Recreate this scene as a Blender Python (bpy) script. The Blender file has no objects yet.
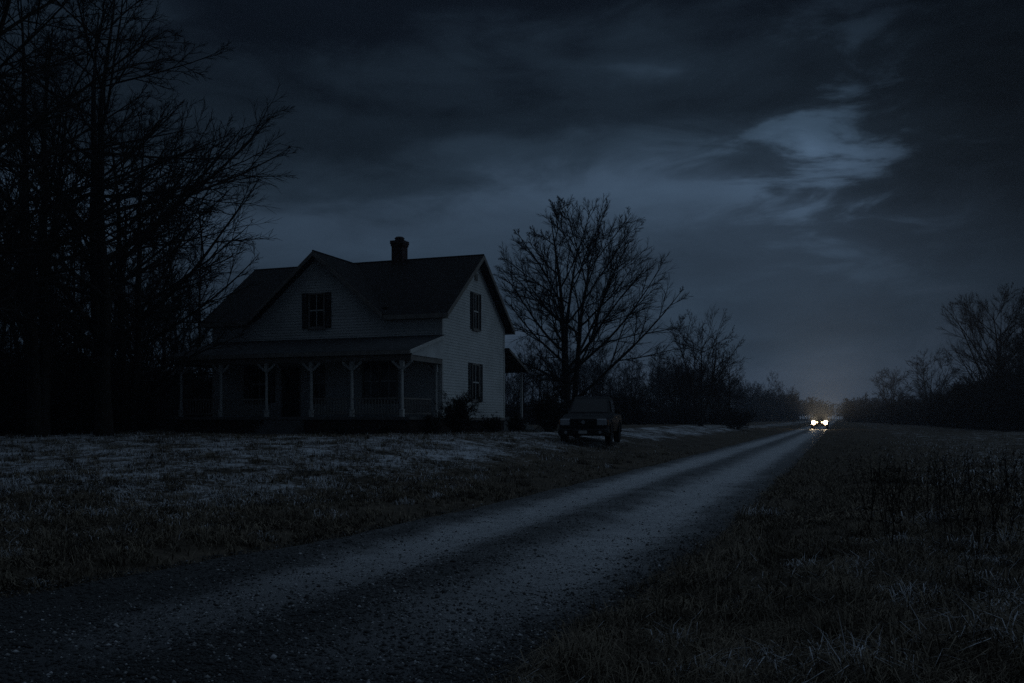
import bpy, bmesh, math, random
import numpy as np
from mathutils import Vector, Matrix

SC = bpy.context.scene
COL = SC.collection
R_ = math.radians
EYE = 1.45

# ------------------------------------------------------------------ camera
cam_d = bpy.data.cameras.new('camera')
cam_d.sensor_fit = 'HORIZONTAL'; cam_d.sensor_width = 36.0
cam_d.lens = 900 / 1024 * 36.0
cam_d.shift_y = 76.5 / 1024
cam_d.clip_start = 0.1; cam_d.clip_end = 6000
cam = bpy.data.objects.new('camera', cam_d); COL.objects.link(cam)
cam.location = (0, 0, EYE)
cam.rotation_euler = (R_(90), 0, math.atan(328 / 900))
SC.camera = cam
CF = Vector((-math.sin(cam.rotation_euler.z), math.cos(cam.rotation_euler.z), 0))
CR = Vector((CF.y, -CF.x, 0))

# ------------------------------------------------------------------ render, exposure
SC.view_settings.view_transform = 'Standard'
SC.view_settings.look = 'None'
SC.view_settings.exposure = 0.0
SC.view_settings.gamma = 1.0
SC.view_settings.use_curve_mapping = False
SC.cycles.use_adaptive_sampling = False
SC.cycles.use_denoising = False
SC.cycles.max_bounces = 6
SC.cycles.diffuse_bounces = 2
SC.cycles.glossy_bounces = 2
SC.cycles.volume_bounces = 1
SC.cycles.sample_clamp_direct = 30.0
SC.cycles.sample_clamp_indirect = 0.3
SC.cycles.transparent_max_bounces = 8

# ------------------------------------------------------------------ world: overcast dusk sky
SUN_AZ, SUN_EL = R_(62), R_(16)          # clockwise from +Y; the brighter part of the sky lies down the road and to the right
W = bpy.data.worlds.new('World'); SC.world = W; W.use_nodes = True
nt = W.node_tree; nt.nodes.clear()
def wn(t, **k):
    n = nt.nodes.new(t)
    for a, b in k.items(): setattr(n, a, b)
    return n
def wmath(op, a, b=None, clamp=False):
    n = wn('ShaderNodeMath', operation=op, use_clamp=clamp)
    for i, v in enumerate((a, b)):
        if v is None: continue
        if isinstance(v, (int, float)): n.inputs[i].default_value = v
        else: nt.links.new(v, n.inputs[i])
    return n.outputs[0]
tc = wn('ShaderNodeTexCoord')
sep = wn('ShaderNodeSeparateXYZ'); nt.links.new(tc.outputs['Generated'], sep.inputs[0])
dz = sep.outputs[2]
SKY_OFF = (3.256888, 28.9655, 9.182028)
mp = wn('ShaderNodeMapping'); nt.links.new(tc.outputs['Generated'], mp.inputs[0])
mp.inputs['Scale'].default_value = (1.0, 1.0, 3.1); mp.inputs['Location'].default_value = SKY_OFF
n1 = wn('ShaderNodeTexNoise'); n1.inputs['Scale'].default_value = 2.3; n1.inputs['Detail'].default_value = 10; n1.inputs['Roughness'].default_value = 0.50; n1.inputs['Distortion'].default_value = 0.25
nt.links.new(mp.outputs[0], n1.inputs['Vector'])
n2 = wn('ShaderNodeTexNoise'); n2.inputs['Scale'].default_value = 1.1; n2.inputs['Detail'].default_value = 3; n2.inputs['Roughness'].default_value = 0.45
nt.links.new(mp.outputs[0], n2.inputs['Vector'])
# the cloud deck is thickest overhead: its ragged lower edge is pushed about by the same noise
n3 = wn('ShaderNodeTexNoise'); n3.inputs['Scale'].default_value = 7.5; n3.inputs['Detail'].default_value = 10; n3.inputs['Roughness'].default_value = 0.58; n3.inputs['Distortion'].default_value = 0.5
nt.links.new(mp.outputs[0], n3.inputs['Vector'])
rag = wmath('SUBTRACT', n3.outputs[0], 0.5)
edge = wmath('ADD', dz, wmath('ADD', wmath('MULTIPLY', wmath('SUBTRACT', n1.outputs[0], 0.5), -0.34), wmath('MULTIPLY', rag, -0.11)))
ramp = wn('ShaderNodeValToRGB'); nt.links.new(edge, ramp.inputs[0])
cr = ramp.color_ramp; cr.interpolation = 'EASE'
stops = [(0.0, (.0500, .0700, .1020)), (.05, (.0360, .0550, .0850)), (.11, (.0280, .0470, .0740)), (.21, (.0290, .0480, .0760)),
         (.275, (.0150, .0260, .0410)), (.34, (.0078, .0138, .0222)), (.41, (.0030, .0052, .0095)), (.50, (.0050, .0082, .0140)), (.64, (.0460, .0690, .1010)), (1.0, (.0940, .1350, .1920))]
cr.elements[0].position = 0; cr.elements[0].color = (*stops[0][1], 1)
cr.elements[1].position = 1; cr.elements[1].color = (*stops[-1][1], 1)
for p, c in stops[1:-1]:
    e = cr.elements.new(p); e.color = (*c, 1)
def lobe(px, py, power):
    d = (CF * 900 + CR * (px - 512) + Vector((0, 0, 418 - py))).normalized()
    vm = wn('ShaderNodeVectorMath', operation='DOT_PRODUCT'); nt.links.new(tc.outputs['Generated'], vm.inputs[0]); vm.inputs[1].default_value = d
    return wmath('POWER', wmath('MAXIMUM', vm.outputs['Value'], 0.0), power)
mr = wn('ShaderNodeMapRange'); nt.links.new(n1.outputs[0], mr.inputs[0])
mr.inputs[1].default_value = .32; mr.inputs[2].default_value = .68; mr.inputs[3].default_value = .70; mr.inputs[4].default_value = 1.25
mr2 = wn('ShaderNodeMapRange'); nt.links.new(n2.outputs[0], mr2.inputs[0])
mr2.inputs[1].default_value = .32; mr2.inputs[2].default_value = .68; mr2.inputs[3].default_value = .72; mr2.inputs[4].default_value = 1.22
cl = wmath('MULTIPLY', wmath('MULTIPLY', mr.outputs[0], mr2.outputs[0]), wmath('ADD', wmath('MULTIPLY', rag, 0.75), 1.0))
thin = wn('ShaderNodeMapRange'); nt.links.new(wmath('ADD', n1.outputs[0], wmath('MULTIPLY', rag, 1.25)), thin.inputs[0]); thin.interpolation_type = 'SMOOTHSTEP'
thin.inputs[1].default_value = .50; thin.inputs[2].default_value = .68; thin.inputs[3].default_value = 0.0; thin.inputs[4].default_value = 1.0
gap = wmath('MULTIPLY', lobe(846, 130, 210), thin.outputs[0])
low = lobe(822, 405, 90)
dim = wmath('SUBTRACT', 1.0, wmath('MULTIPLY', lobe(1070, 120, 30), 0.88))
ahead = wn('ShaderNodeVectorMath', operation='DOT_PRODUCT'); nt.links.new(tc.outputs['Generated'], ahead.inputs[0]); ahead.inputs[1].default_value = (math.sin(R_(10)), math.cos(R_(10)), 0)
am = wn('ShaderNodeMapRange'); nt.links.new(ahead.outputs['Value'], am.inputs[0]); am.inputs[1].default_value = -.9; am.inputs[2].default_value = .6; am.inputs[3].default_value = .50; am.inputs[4].default_value = 1.0
dim = wmath('MULTIPLY', dim, am.outputs[0])
amp = wmath('ADD', wmath('MULTIPLY', gap, 2.5), wmath('MULTIPLY', low, 0.6))
total = wmath('MULTIPLY', wmath('MULTIPLY', cl, wmath('ADD', amp, 1.09)), dim)
mulc = wn('ShaderNodeVectorMath', operation='SCALE'); nt.links.new(ramp.outputs[0], mulc.inputs[0]); nt.links.new(total, mulc.inputs['Scale'])
warm = wn('ShaderNodeVectorMath', operation='SCALE'); warm.inputs[0].default_value = (.018, .022, .028); nt.links.new(lobe(822, 404, 420), warm.inputs['Scale'])
glow = wn('ShaderNodeVectorMath', operation='ADD'); nt.links.new(mulc.outputs[0], glow.inputs[0]); nt.links.new(warm.outputs[0], glow.inputs[1])
sky = wn('ShaderNodeTexSky'); sky.sky_type = 'NISHITA'; sky.sun_disc = False
sky.sun_elevation = SUN_EL; sky.sun_rotation = SUN_AZ
bg1 = wn('ShaderNodeBackground'); nt.links.new(glow.outputs[0], bg1.inputs[0]); bg1.inputs[1].default_value = 1.0
bg2 = wn('ShaderNodeBackground'); nt.links.new(sky.outputs[0], bg2.inputs[0]); bg2.inputs[1].default_value = 0.0002
ad = wn('ShaderNodeAddShader'); nt.links.new(bg1.outputs[0], ad.inputs[0]); nt.links.new(bg2.outputs[0], ad.inputs[1])
wo = wn('ShaderNodeOutputWorld'); nt.links.new(ad.outputs[0], wo.inputs[0])

# ------------------------------------------------------------------ sun: what the clouds let through
sl = bpy.data.lights.new('sun', 'SUN'); sl.energy = 0.10; sl.angle = R_(28); sl.color = (.52, .76, 1.0)
so = bpy.data.objects.new('sun', sl); COL.objects.link(so)
sd = Vector((math.sin(SUN_AZ) * math.cos(SUN_EL), math.cos(SUN_AZ) * math.cos(SUN_EL), math.sin(SUN_EL)))
so.rotation_euler = sd.to_track_quat('Z', 'Y').to_euler()

# ------------------------------------------------------------------ materials
def mat(name, col, rough=.8, spec=.3, metal=0.0, noise=None, bump=None, coat=0):
    """noise: (scale, darker factor, lighter factor); bump: (scale, strength, distance)"""
    m = bpy.data.materials.new(name); m.use_nodes = True
    t = m.node_tree; b = t.nodes['Principled BSDF']
    b.inputs['Base Color'].default_value = (*col, 1); b.inputs['Roughness'].default_value = rough
    b.inputs['Specular IOR Level'].default_value = spec; b.inputs['Metallic'].default_value = metal
    b.inputs['Coat Weight'].default_value = coat
    c = t.nodes.new('ShaderNodeTexCoord')
    if noise:
        n = t.nodes.new('ShaderNodeTexNoise'); n.inputs['Scale'].default_value = noise[0]; n.inputs['Detail'].default_value = 6; n.inputs['Roughness'].default_value = .65
        t.links.new(c.outputs['Object'], n.inputs[0])
        r = t.nodes.new('ShaderNodeValToRGB'); t.links.new(n.outputs[0], r.inputs[0])
        r.color_ramp.elements[0].position = .3; r.color_ramp.elements[1].position = .7
        r.color_ramp.elements[0].color = (*[min(1, v * noise[1]) for v in col], 1)
        r.color_ramp.elements[1].color = (*[min(1, v * noise[2]) for v in col], 1)
        t.links.new(r.outputs[0], b.inputs['Base Color'])
    if bump:
        n = t.nodes.new('ShaderNodeTexNoise'); n.inputs['Scale'].default_value = bump[0]; n.inputs['Detail'].default_value = 4
        t.links.new(c.outputs['Object'], n.inputs[0])
        bp = t.nodes.new('ShaderNodeBump'); bp.inputs['Strength'].default_value = bump[1]; bp.inputs['Distance'].default_value = bump[2]
        t.links.new(n.outputs[0], bp.inputs['Height']); t.links.new(bp.outputs[0], b.inputs['Normal'])
    return m
M = {}
M['siding'] = mat('white_siding', (.66, .67, .66), .65, .3, noise=(.9, .82, 1.1))
M['trim'] = mat('white_trim', (.60, .60, .58), .6, noise=(3, .8, 1.1))
M['trim_old'] = mat('weathered_trim', (.24, .22, .20), .75, noise=(3, .7, 1.2))
M['dark_wood'] = mat('dark_wood', (.05, .045, .04), .85, noise=(3, .6, 1.3))
M['porch_wall'] = mat('porch_paint', (.30, .31, .31), .75, noise=(1, .8, 1.15))
M['porch_floor'] = mat('grey_boards', (.14, .14, .14), .8, noise=(3, .7, 1.2))
M['shutter'] = mat('black_shutter', (.018, .018, .02), .6)
M['glass'] = mat('dark_glass', (.006, .007, .009), .12, .4)
M['tinted'] = mat('tinted_glass', (.005, .006, .008), .16, .2)
M['curtain'] = mat('curtain', (.22, .22, .22), .9)
M['soot_brick'] = mat('sooty_brick', (.06, .035, .03), .9, noise=(6, .6, 1.3), bump=(30, .5, .02))
M['bark'] = mat('bark', (.028, .024, .021), .95, .1, noise=(4, .6, 1.4), bump=(14, .8, .03))
M['twig'] = mat('twig', (.028, .025, .023), .95, .1)
M['stalk'] = mat('dead_stalk', (.026, .021, .017), .9, .1)
M['leaf'] = mat('dark_leaf', (.035, .040, .028), .8, .15, noise=(5, .6, 1.4))
M['shed'] = mat('grey_shed_boards', (.035, .032, .030), .9, noise=(3, .6, 1.3))
M['tin'] = mat('rusty_tin', (.02, .016, .015), .7, noise=(2, .5, 1.5))
M['truck'] = mat('dark_paint', (.006, .007, .009), .5, .22)
M['black'] = mat('black_plastic', (.012, .012, .013), .55)
M['tyre'] = mat('rubber', (.015, .015, .016), .85)
M['rim'] = mat('rim_metal', (.05, .05, .053), .6, metal=.5)
M['chrome'] = mat('chrome', (.35, .36, .38), .25, metal=1)
M['lens'] = mat('lamp_lens', (.45, .47, .5), .12, .6, metal=.55)
M['amber'] = mat('amber_lens', (.5, .24, .12), .3)
M['plate'] = mat('plate_paint', (.45, .46, .46), .5)
M['handle'] = mat('old_brass', (.25, .18, .08), .4, metal=.9)

# roof shingles: courses with staggered joints
def shingle_mat(name, col):
    m = mat(name, col, .85, .2)
    t = m.node_tree; b = t.nodes['Principled BSDF']
    c = t.nodes.new('ShaderNodeTexCoord')
    br = t.nodes.new('ShaderNodeTexBrick'); br.inputs['Scale'].default_value = 1.0
    br.inputs['Brick Width'].default_value = .32; br.inputs['Row Height'].default_value = .16; br.inputs['Mortar Size'].default_value = .012
    br.inputs['Color1'].default_value = (*[v * .75 for v in col], 1); br.inputs['Color2'].default_value = (*[v * 1.3 for v in col], 1)
    br.inputs['Mortar'].default_value = (*[v * .35 for v in col], 1)
    t.links.new(c.outputs['UV'], br.inputs['Vector'])
    t.links.new(br.outputs['Color'], b.inputs['Base Color'])
    bp = t.nodes.new('ShaderNodeBump'); bp.inputs['Strength'].default_value = .6; bp.inputs['Distance'].default_value = .02; bp.invert = True
    t.links.new(br.outputs['Fac'], bp.inputs['Height']); t.links.new(bp.outputs[0], b.inputs['Normal'])
    return m
M['roof'] = shingle_mat('roof_shingles', (.020, .018, .018))
M['porch_roof'] = shingle_mat('porch_shingles', (.05, .052, .055))

def brick_mat(name, col):
    m = mat(name, col, .9, .2)
    t = m.node_tree; b = t.nodes['Principled BSDF']
    c = t.nodes.new('ShaderNodeTexCoord')
    br = t.nodes.new('ShaderNodeTexBrick'); br.inputs['Scale'].default_value = 1.0
    br.inputs['Brick Width'].default_value = .22; br.inputs['Row Height'].default_value = .075; br.inputs['Mortar Size'].default_value = .01
    br.inputs['Color1'].default_value = (*[v * .7 for v in col], 1); br.inputs['Color2'].default_value = (*[v * 1.2 for v in col], 1)
    br.inputs['Mortar'].default_value = (.06, .055, .05, 1)
    t.links.new(c.outputs['UV'], br.inputs['Vector']); t.links.new(br.outputs['Color'], b.inputs['Base Color'])
    return m
M['brick'] = brick_mat('foundation_brick', (.05, .032, .028))

def emis(name, col, s):
    m = bpy.data.materials.new(name); m.use_nodes = True
    b = m.node_tree.nodes['Principled BSDF']; b.inputs['Base Color'].default_value = (.8, .8, .8, 1)
    b.inputs['Emission Color'].default_value = (*col, 1); b.inputs['Emission Strength'].default_value = s
    return m

# ------------------------------------------------------------------ numpy value noise
def _hash(ix, iy, seed):
    h = (ix.astype(np.int64) * 374761393 + iy.astype(np.int64) * 668265263 + seed * 1442695041) & 0xffffffff
    h = ((h ^ (h >> 13)) * 1274126177) & 0xffffffff
    return ((h ^ (h >> 16)) & 0xffff) / 65535.0
def vnoise(x, y, seed=0):
    x0 = np.floor(x); y0 = np.floor(y); fx = x - x0; fy = y - y0
    fx = fx * fx * (3 - 2 * fx); fy = fy * fy * (3 - 2 * fy)
    a = _hash(x0, y0, seed); b = _hash(x0 + 1, y0, seed); c = _hash(x0, y0 + 1, seed); d = _hash(x0 + 1, y0 + 1, seed)
    return (a + (b - a) * fx) * (1 - fy) + (c + (d - c) * fx) * fy
def fbm(x, y, o=4, seed=0):
    s = 0; a = .5; t = 0
    for i in range(o):
        s = s + a * vnoise(x * 2 ** i + 13.7 * i, y * 2 ** i - 7.3 * i, seed + i); t += a; a *= .5
    return s / t
def sstep(a, b, x):
    t = np.clip((x - a) / (b - a), 0, 1); return t * t * (3 - 2 * t)

def road_l(y): return -5.5 - 1.1 * np.exp(-np.clip(y - 5.3, -3, 400) / 4.5)
def road_r(y): return -1.47 - .30 * np.exp(-np.clip(y - 5, -3, 400) / 6.0)
def height(x, y):
    x = np.asarray(x, float); y = np.asarray(y, float)
    yard = .75 * sstep(-6.3, -13.5, x) * sstep(4, 28, y)
    far = 1 - sstep(80, 160, np.hypot(x, y))
    yard = yard * (.25 + .75 * far)
    bump = (fbm(x * .9, y * .9, 4, 3) - .5) * .16 + (fbm(x * .15, y * .15, 3, 9) - .5) * .12
    l = road_l(y); r = road_r(y)
    inside = np.minimum(x - l, r - x)                    # >0 on the road
    off = sstep(0.25, -1.0, inside)
    nearhouse = sstep(-14.5, -16, x) * sstep(-30, -28.5, x) * sstep(29, 31, y) * sstep(48, 46, y)
    z = (yard + bump * off * (1 - .8 * nearhouse)) + .05 * off - .10 * (1 - off)
    # shallow ditch and low bank beside the road on the right
    z = z - .10 * np.exp(-((x - r - 1.0) / .6) ** 2) * off + .04 * np.exp(-((x - r - 2.9) / 1.2) ** 2)
    return z
def hz(x, y): return float(height(np.array([x]), np.array([y]))[0])

# ------------------------------------------------------------------ object helpers
def tag(o, label=None, cat=None, group=None, kind=None):
    if label: o['label'] = label
    if cat: o['category'] = cat
    if group: o['group'] = group
    if kind: o['kind'] = kind
    return o
def empty(name, loc=(0, 0, 0), rz=0, label=None, cat=None, group=None):
    o = bpy.data.objects.new(name, None); COL.objects.link(o); o.empty_display_size = .3
    o.location = loc; o.rotation_euler = (0, 0, rz)
    return tag(o, label, cat, group)
def copy_tree(o, parent=None):
    c = o.copy(); COL.objects.link(c)
    if parent is not None:
        c.parent = parent
    for ch in list(o.children): copy_tree(ch, c)
    return c
def np_mesh(name, verts, faces_list, mats, mat_idx=None, smooth=False):
    """faces_list: list of int arrays (N,k)"""
    me = bpy.data.meshes.new(name)
    verts = np.asarray(verts, np.float32)
    me.vertices.add(len(verts)); me.vertices.foreach_set('co', verts.ravel())
    loops = np.concatenate([f.ravel() for f in faces_list]).astype(np.int32)
    tot = np.concatenate([np.full(len(f), f.shape[1], np.int32) for f in faces_list])
    start = np.concatenate([[0], np.cumsum(tot)[:-1]]).astype(np.int32)
    me.loops.add(len(loops)); me.loops.foreach_set('vertex_index', loops)
    me.polygons.add(len(tot)); me.polygons.foreach_set('loop_start', start); me.polygons.foreach_set('loop_total', tot)
    if mat_idx is not None: me.polygons.foreach_set('material_index', np.asarray(mat_idx, np.int32))
    if smooth: me.polygons.foreach_set('use_smooth', np.ones(len(tot), bool))
    for m in mats: me.materials.append(m)
    me.update(calc_edges=True); me.validate()
    return me
def link(name, me, parent=None, loc=(0, 0, 0)):
    o = bpy.data.objects.new(name, me); COL.objects.link(o); o.location = loc
    if parent is not None: o.parent = parent
    return o

class MB:
    def __init__(s): s.v = []; s.f = []; s.uv = []
    def face(s, pts, uv=None):
        i = len(s.v); s.v += [tuple(p) for p in pts]; s.f.append(tuple(range(i, i + len(pts))))
        s.uv.append(uv if uv else None); return s
    def box(s, x0, x1, y0, y1, z0, z1):
        p = [(x0, y0, z0), (x1, y0, z0), (x1, y1, z0), (x0, y1, z0), (x0, y0, z1), (x1, y0, z1), (x1, y1, z1), (x0, y1, z1)]
        for q in ((0, 3, 2, 1), (4, 5, 6, 7), (0, 1, 5, 4), (1, 2, 6, 5), (2, 3, 7, 6), (3, 0, 4, 7)): s.face([p[k] for k in q])
        return s
    def prism(s, poly, off):
        """polygon (list of 3d points) extruded by vector off"""
        off = Vector(off); a = [Vector(p) for p in poly]; b = [p + off for p in a]
        n = len(a)
        s.face(a[::-1]); s.face(b)
        for i in range(n): s.face([a[i], a[(i + 1) % n], b[(i + 1) % n], b[i]])
        return s
    def tube(s, p0, p1, r0, r1=None, n=8, caps=True):
        r1 = r0 if r1 is None else r1
        p0 = Vector(p0); p1 = Vector(p1); d = (p1 - p0).normalized()
        a = d.orthogonal().normalized(); b = d.cross(a)
        A = [p0 + (a * math.cos(2 * math.pi * i / n) + b * math.sin(2 * math.pi * i / n)) * r0 for i in range(n)]
        B = [p1 + (a * math.cos(2 * math.pi * i / n) + b * math.sin(2 * math.pi * i / n)) * r1 for i in range(n)]
        for i in range(n): s.face([A[i], A[(i + 1) % n], B[(i + 1) % n], B[i]])
        if caps: s.face(A[::-1]); s.face(B)
        return s
    def build(s, name, m, parent=None, bevel=0, smooth=False, weld=False):
        me = bpy.data.meshes.new(name); me.from_pydata([tuple(p) for p in s.v], [], s.f); me.materials.append(m)
        # uv: metres on the face plane
        uvl = me.uv_layers.new(name='UVMap')
        for p in me.polygons:
            nrm = p.normal
            if abs(nrm.z) > .95: ax, ay = Vector((1, 0, 0)), Vector((0, 1, 0))
            else:
                ax = Vector((-nrm.y, nrm.x, 0)).normalized(); ay = nrm.cross(ax)
            for li in p.loop_indices:
                co = me.vertices[me.loops[li].vertex_index].co
                uvl.data[li].uv = (co.dot(ax), co.dot(ay))
        if weld or bevel:
            bm = bmesh.new(); bm.from_mesh(me); bmesh.ops.remove_doubles(bm, verts=bm.verts, dist=1e-4)
            bmesh.ops.recalc_face_normals(bm, faces=bm.faces); bm.to_mesh(me); bm.free()
        if smooth:
            for p in me.polygons: p.use_smooth = True
        o = link(name, me, parent)
        if bevel:
            bv = o.modifiers.new('bevel', 'BEVEL'); bv.width = bevel; bv.segments = 2; bv.limit_method = 'ANGLE'; bv.angle_limit = R_(35)
        return o

# ------------------------------------------------------------------ ground
def axis(n, lim, k, c=0.0):
    t = np.linspace(-1, 1, n); return c + np.sinh(t * k) / np.sinh(k) * lim
def ground_mat():
    m = bpy.data.materials.new('frosty_field'); m.use_nodes = True
    t = m.node_tree; b = t.nodes['Principled BSDF']
    b.inputs['Roughness'].default_value = .9; b.inputs['Specular IOR Level'].default_value = .15
    c = t.nodes.new('ShaderNodeTexCoord')
    def noise(sc, det=6, ro=.6, sy=1):
        mpn = t.nodes.new('ShaderNodeMapping'); mpn.inputs['Scale'].default_value = (1, sy, 1); t.links.new(c.outputs['Object'], mpn.inputs[0])
        n = t.nodes.new('ShaderNodeTexNoise'); n.inputs['Scale'].default_value = sc; n.inputs['Detail'].default_value = det; n.inputs['Roughness'].default_value = ro
        t.links.new(mpn.outputs[0], n.inputs[0]); return n.outputs[0]
    def mrange(v, a, bb, c0=0, c1=1):
        n = t.nodes.new('ShaderNodeMapRange'); n.interpolation_type = 'SMOOTHSTEP'; t.links.new(v, n.inputs[0])
        for i, x in enumerate((a, bb, c0, c1)): n.inputs[i + 1].default_value = x
        return n.outputs[0]
    def mth(op, a, bb):
        n = t.nodes.new('ShaderNodeMath'); n.operation = op
        for i, v in enumerate((a, bb)):
            if isinstance(v, (int, float)): n.inputs[i].default_value = v
            else: t.links.new(v, n.inputs[i])
        return n.outputs[0]
    at = t.nodes.new('ShaderNodeAttribute'); at.attribute_name = 'frost'
    big = noise(.16, 3, .5); mid = noise(1.0, 7, .66); fine = noise(7.0, 6, .7)
    mix = mth('ADD', mth('MULTIPLY', mid, .55), mth('MULTIPLY', fine, .45))
    thr = mth('SUBTRACT', .872, mth('MULTIPLY', at.outputs['Fac'], .44))
    d = mth('SUBTRACT', mth('ADD', mix, mth('MULTIPLY', mth('SUBTRACT', big, .5), .25)), thr)
    fr = mrange(d, -.05, .10)
    soil = t.nodes.new('ShaderNodeValToRGB'); t.links.new(mix, soil.inputs[0])
    soil.color_ramp.elements[0].position = .33; soil.color_ramp.elements[0].color = (.030, .025, .020, 1)
    soil.color_ramp.elements[1].position = .68; soil.color_ramp.elements[1].color = (.18, .145, .105, 1)
    mc = t.nodes.new('ShaderNodeMix'); mc.data_type = 'RGBA'
    t.links.new(fr, mc.inputs[0]); t.links.new(soil.outputs[0], mc.inputs[6]); mc.inputs[7].default_value = (.58, .60, .63, 1)
    t.links.new(mc.outputs[2], b.inputs['Base Color'])
    bp = t.nodes.new('ShaderNodeBump'); bp.inputs['Strength'].default_value = .7; bp.inputs['Distance'].default_value = .08
    t.links.new(mix, bp.inputs['Height']); t.links.new(bp.outputs[0], b.inputs['Normal'])
    return m
def frost_amount(x, y):
    """how much hoar frost lies at a place: open yard and fields, little on the verges and under the trees"""
    l = road_l(y); r = road_r(y)
    dl = l - x; dr = x - r
    left = .86 * sstep(.4, 4.5, dl) * (1 - .55 * sstep(26, 30.5, y) * sstep(-12, -16, x)) * sstep(4, 13, y)
    left = left * (1 - .8 * sstep(-26, -33, x))
    right = sstep(2.0, 6.5, dr) * sstep(9, 22, y) * .70 + .26 * sstep(.8, 2.5, dr) * (1 - sstep(9, 15, y)) * sstep(.50, .66, fbm(x * .5, y * .7, 3, 21)) * 1.6
    return np.clip(np.where(dl > 0, left, 0) + np.where(dr > 0, right, 0), 0, 1)
GN = 620
xs = axis(GN, 1150, 5.2, -3.5); ys = axis(GN, 1150, 5.0, 14)
gx, gy = np.meshgrid(xs, ys, indexing='ij')
gz = height(gx, gy)
gv = np.stack([gx, gy, gz], -1).reshape(-1, 3)
idx = np.arange(GN * GN).reshape(GN, GN)
gf = np.stack([idx[:-1, :-1], idx[1:, :-1], idx[1:, 1:], idx[:-1, 1:]], -1).reshape(-1, 4)
gme = np_mesh('ground', gv, [gf], [ground_mat()], smooth=True)
fa = gme.attributes.new('frost', 'FLOAT', 'POINT'); fa.data.foreach_set('value', frost_amount(gv[:, 0], gv[:, 1]).astype(np.float32))
tag(link('ground', gme), kind='structure')

# ------------------------------------------------------------------ gravel road
def road_mat():
    m = bpy.data.materials.new('gravel_road'); m.use_nodes = True
    t = m.node_tree; b = t.nodes['Principled BSDF']
    c = t.nodes.new('ShaderNodeTexCoord')
    def attr(n):
        a = t.nodes.new('ShaderNodeAttribute'); a.attribute_name = n; return a.outputs['Fac']
    def noise(sc, det=5, ro=.6):
        n = t.nodes.new('ShaderNodeTexNoise'); n.inputs['Scale'].default_value = sc; n.inputs['Detail'].default_value = det; n.inputs['Roughness'].default_value = ro
        t.links.new(c.outputs['Object'], n.inputs[0]); return n.outputs[0]
    vor = t.nodes.new('ShaderNodeTexVoronoi'); vor.inputs['Scale'].default_value = 26; t.links.new(c.outputs['Object'], vor.inputs[0])
    vor2 = t.nodes.new('ShaderNodeTexVoronoi'); vor2.inputs['Scale'].default_value = 70; t.links.new(c.outputs['Object'], vor2.inputs[0])
    def mixc(f, a, bb):
        n = t.nodes.new('ShaderNodeMix'); n.data_type = 'RGBA'
        for k, v in ((0, f), (6, a), (7, bb)):
            if isinstance(v, tuple): n.inputs[k].default_value = v
            elif isinstance(v, float): n.inputs[k].default_value = v
            else: t.links.new(v, n.inputs[k])
        return n.outputs[2]
    def rmp(v, a, ca, bb, cb):
        n = t.nodes.new('ShaderNodeValToRGB'); t.links.new(v, n.inputs[0]); n.color_ramp.elements[0].position = a; n.color_ramp.elements[1].position = bb
        n.color_ramp.elements[0].color = (*ca, 1); n.color_ramp.elements[1].color = (*cb, 1); return n.outputs[0]
    stone = rmp(vor.outputs['Color'], .1, (.035, .035, .035), .9, (.22, .22, .22))
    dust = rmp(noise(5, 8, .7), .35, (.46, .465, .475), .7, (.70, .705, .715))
    near_dark = rmp(noise(5, 8, .7), .35, (.030, .030, .032), .7, (.085, .085, .088))  # dark track tone: foreground dimming painted into the road colour
    dust = mixc(attr('frost'), near_dark, dust)
    loose = mixc(.5, stone, rmp(noise(2.2, 8, .7), .4, (.025, .023, .021), .62, (.11, .107, .103)))
    tr = t.nodes.new('ShaderNodeMath'); tr.operation = 'ADD'
    w = t.nodes.new('ShaderNodeMath'); w.operation = 'MULTIPLY_ADD'; t.links.new(noise(1.3, 8, .7), w.inputs[0]); w.inputs[1].default_value = 1.2; w.inputs[2].default_value = -.6
    t.links.new(attr('track'), tr.inputs[0]); t.links.new(w.outputs[0], tr.inputs[1])
    trs = t.nodes.new('ShaderNodeMapRange'); trs.interpolation_type = 'SMOOTHSTEP'; t.links.new(tr.outputs[0], trs.inputs[0]); trs.inputs[1].default_value = .05; trs.inputs[2].default_value = .95
    loose = mixc(attr('frost'), mixc(.72, loose, (.018, .017, .016, 1)), loose)  # loose gravel painted darker near the camera as well
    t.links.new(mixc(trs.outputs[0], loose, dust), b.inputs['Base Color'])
    b.inputs['Roughness'].default_value = .45; b.inputs['Specular IOR Level'].default_value = .33
    bp = t.nodes.new('ShaderNodeBump'); bp.inputs['Strength'].default_value = .55; bp.inputs['Distance'].default_value = .03
    ml = t.nodes.new('ShaderNodeMath'); ml.operation = 'MULTIPLY_ADD'; t.links.new(vor.outputs['Distance'], ml.inputs[0]); ml.inputs[1].default_value = -.6; t.links.new(vor2.outputs['Distance'], ml.inputs[2])
    t.links.new(ml.outputs[0], bp.inputs['Height']); t.links.new(bp.outputs[0], b.inputs['Normal'])
    return m
ry = np.concatenate([np.linspace(-30, 3, 60), np.linspace(3.1, 40, 420), np.geomspace(40.2, 1100, 200)])
ru = np.linspace(0, 1, 64)
RU, RY = np.meshgrid(ru, ry, indexing='ij')
l = road_l(RY) - .35; r = road_r(RY) + .35
RX = l + (r - l) * RU
def track_amount(x, y):
    w = .10 * (vnoise(y * .25, y * 0 + 3.0, 5) - .5)
    a = np.exp(-((x + 4.50 + w) / .60) ** 2); bq = np.exp(-((x + 2.62 + w) / .66) ** 2)
    return np.clip(a + bq, 0, 1)
tr = track_amount(RX, RY)
edge = np.minimum(RU, 1 - RU) * (r - l)
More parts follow.
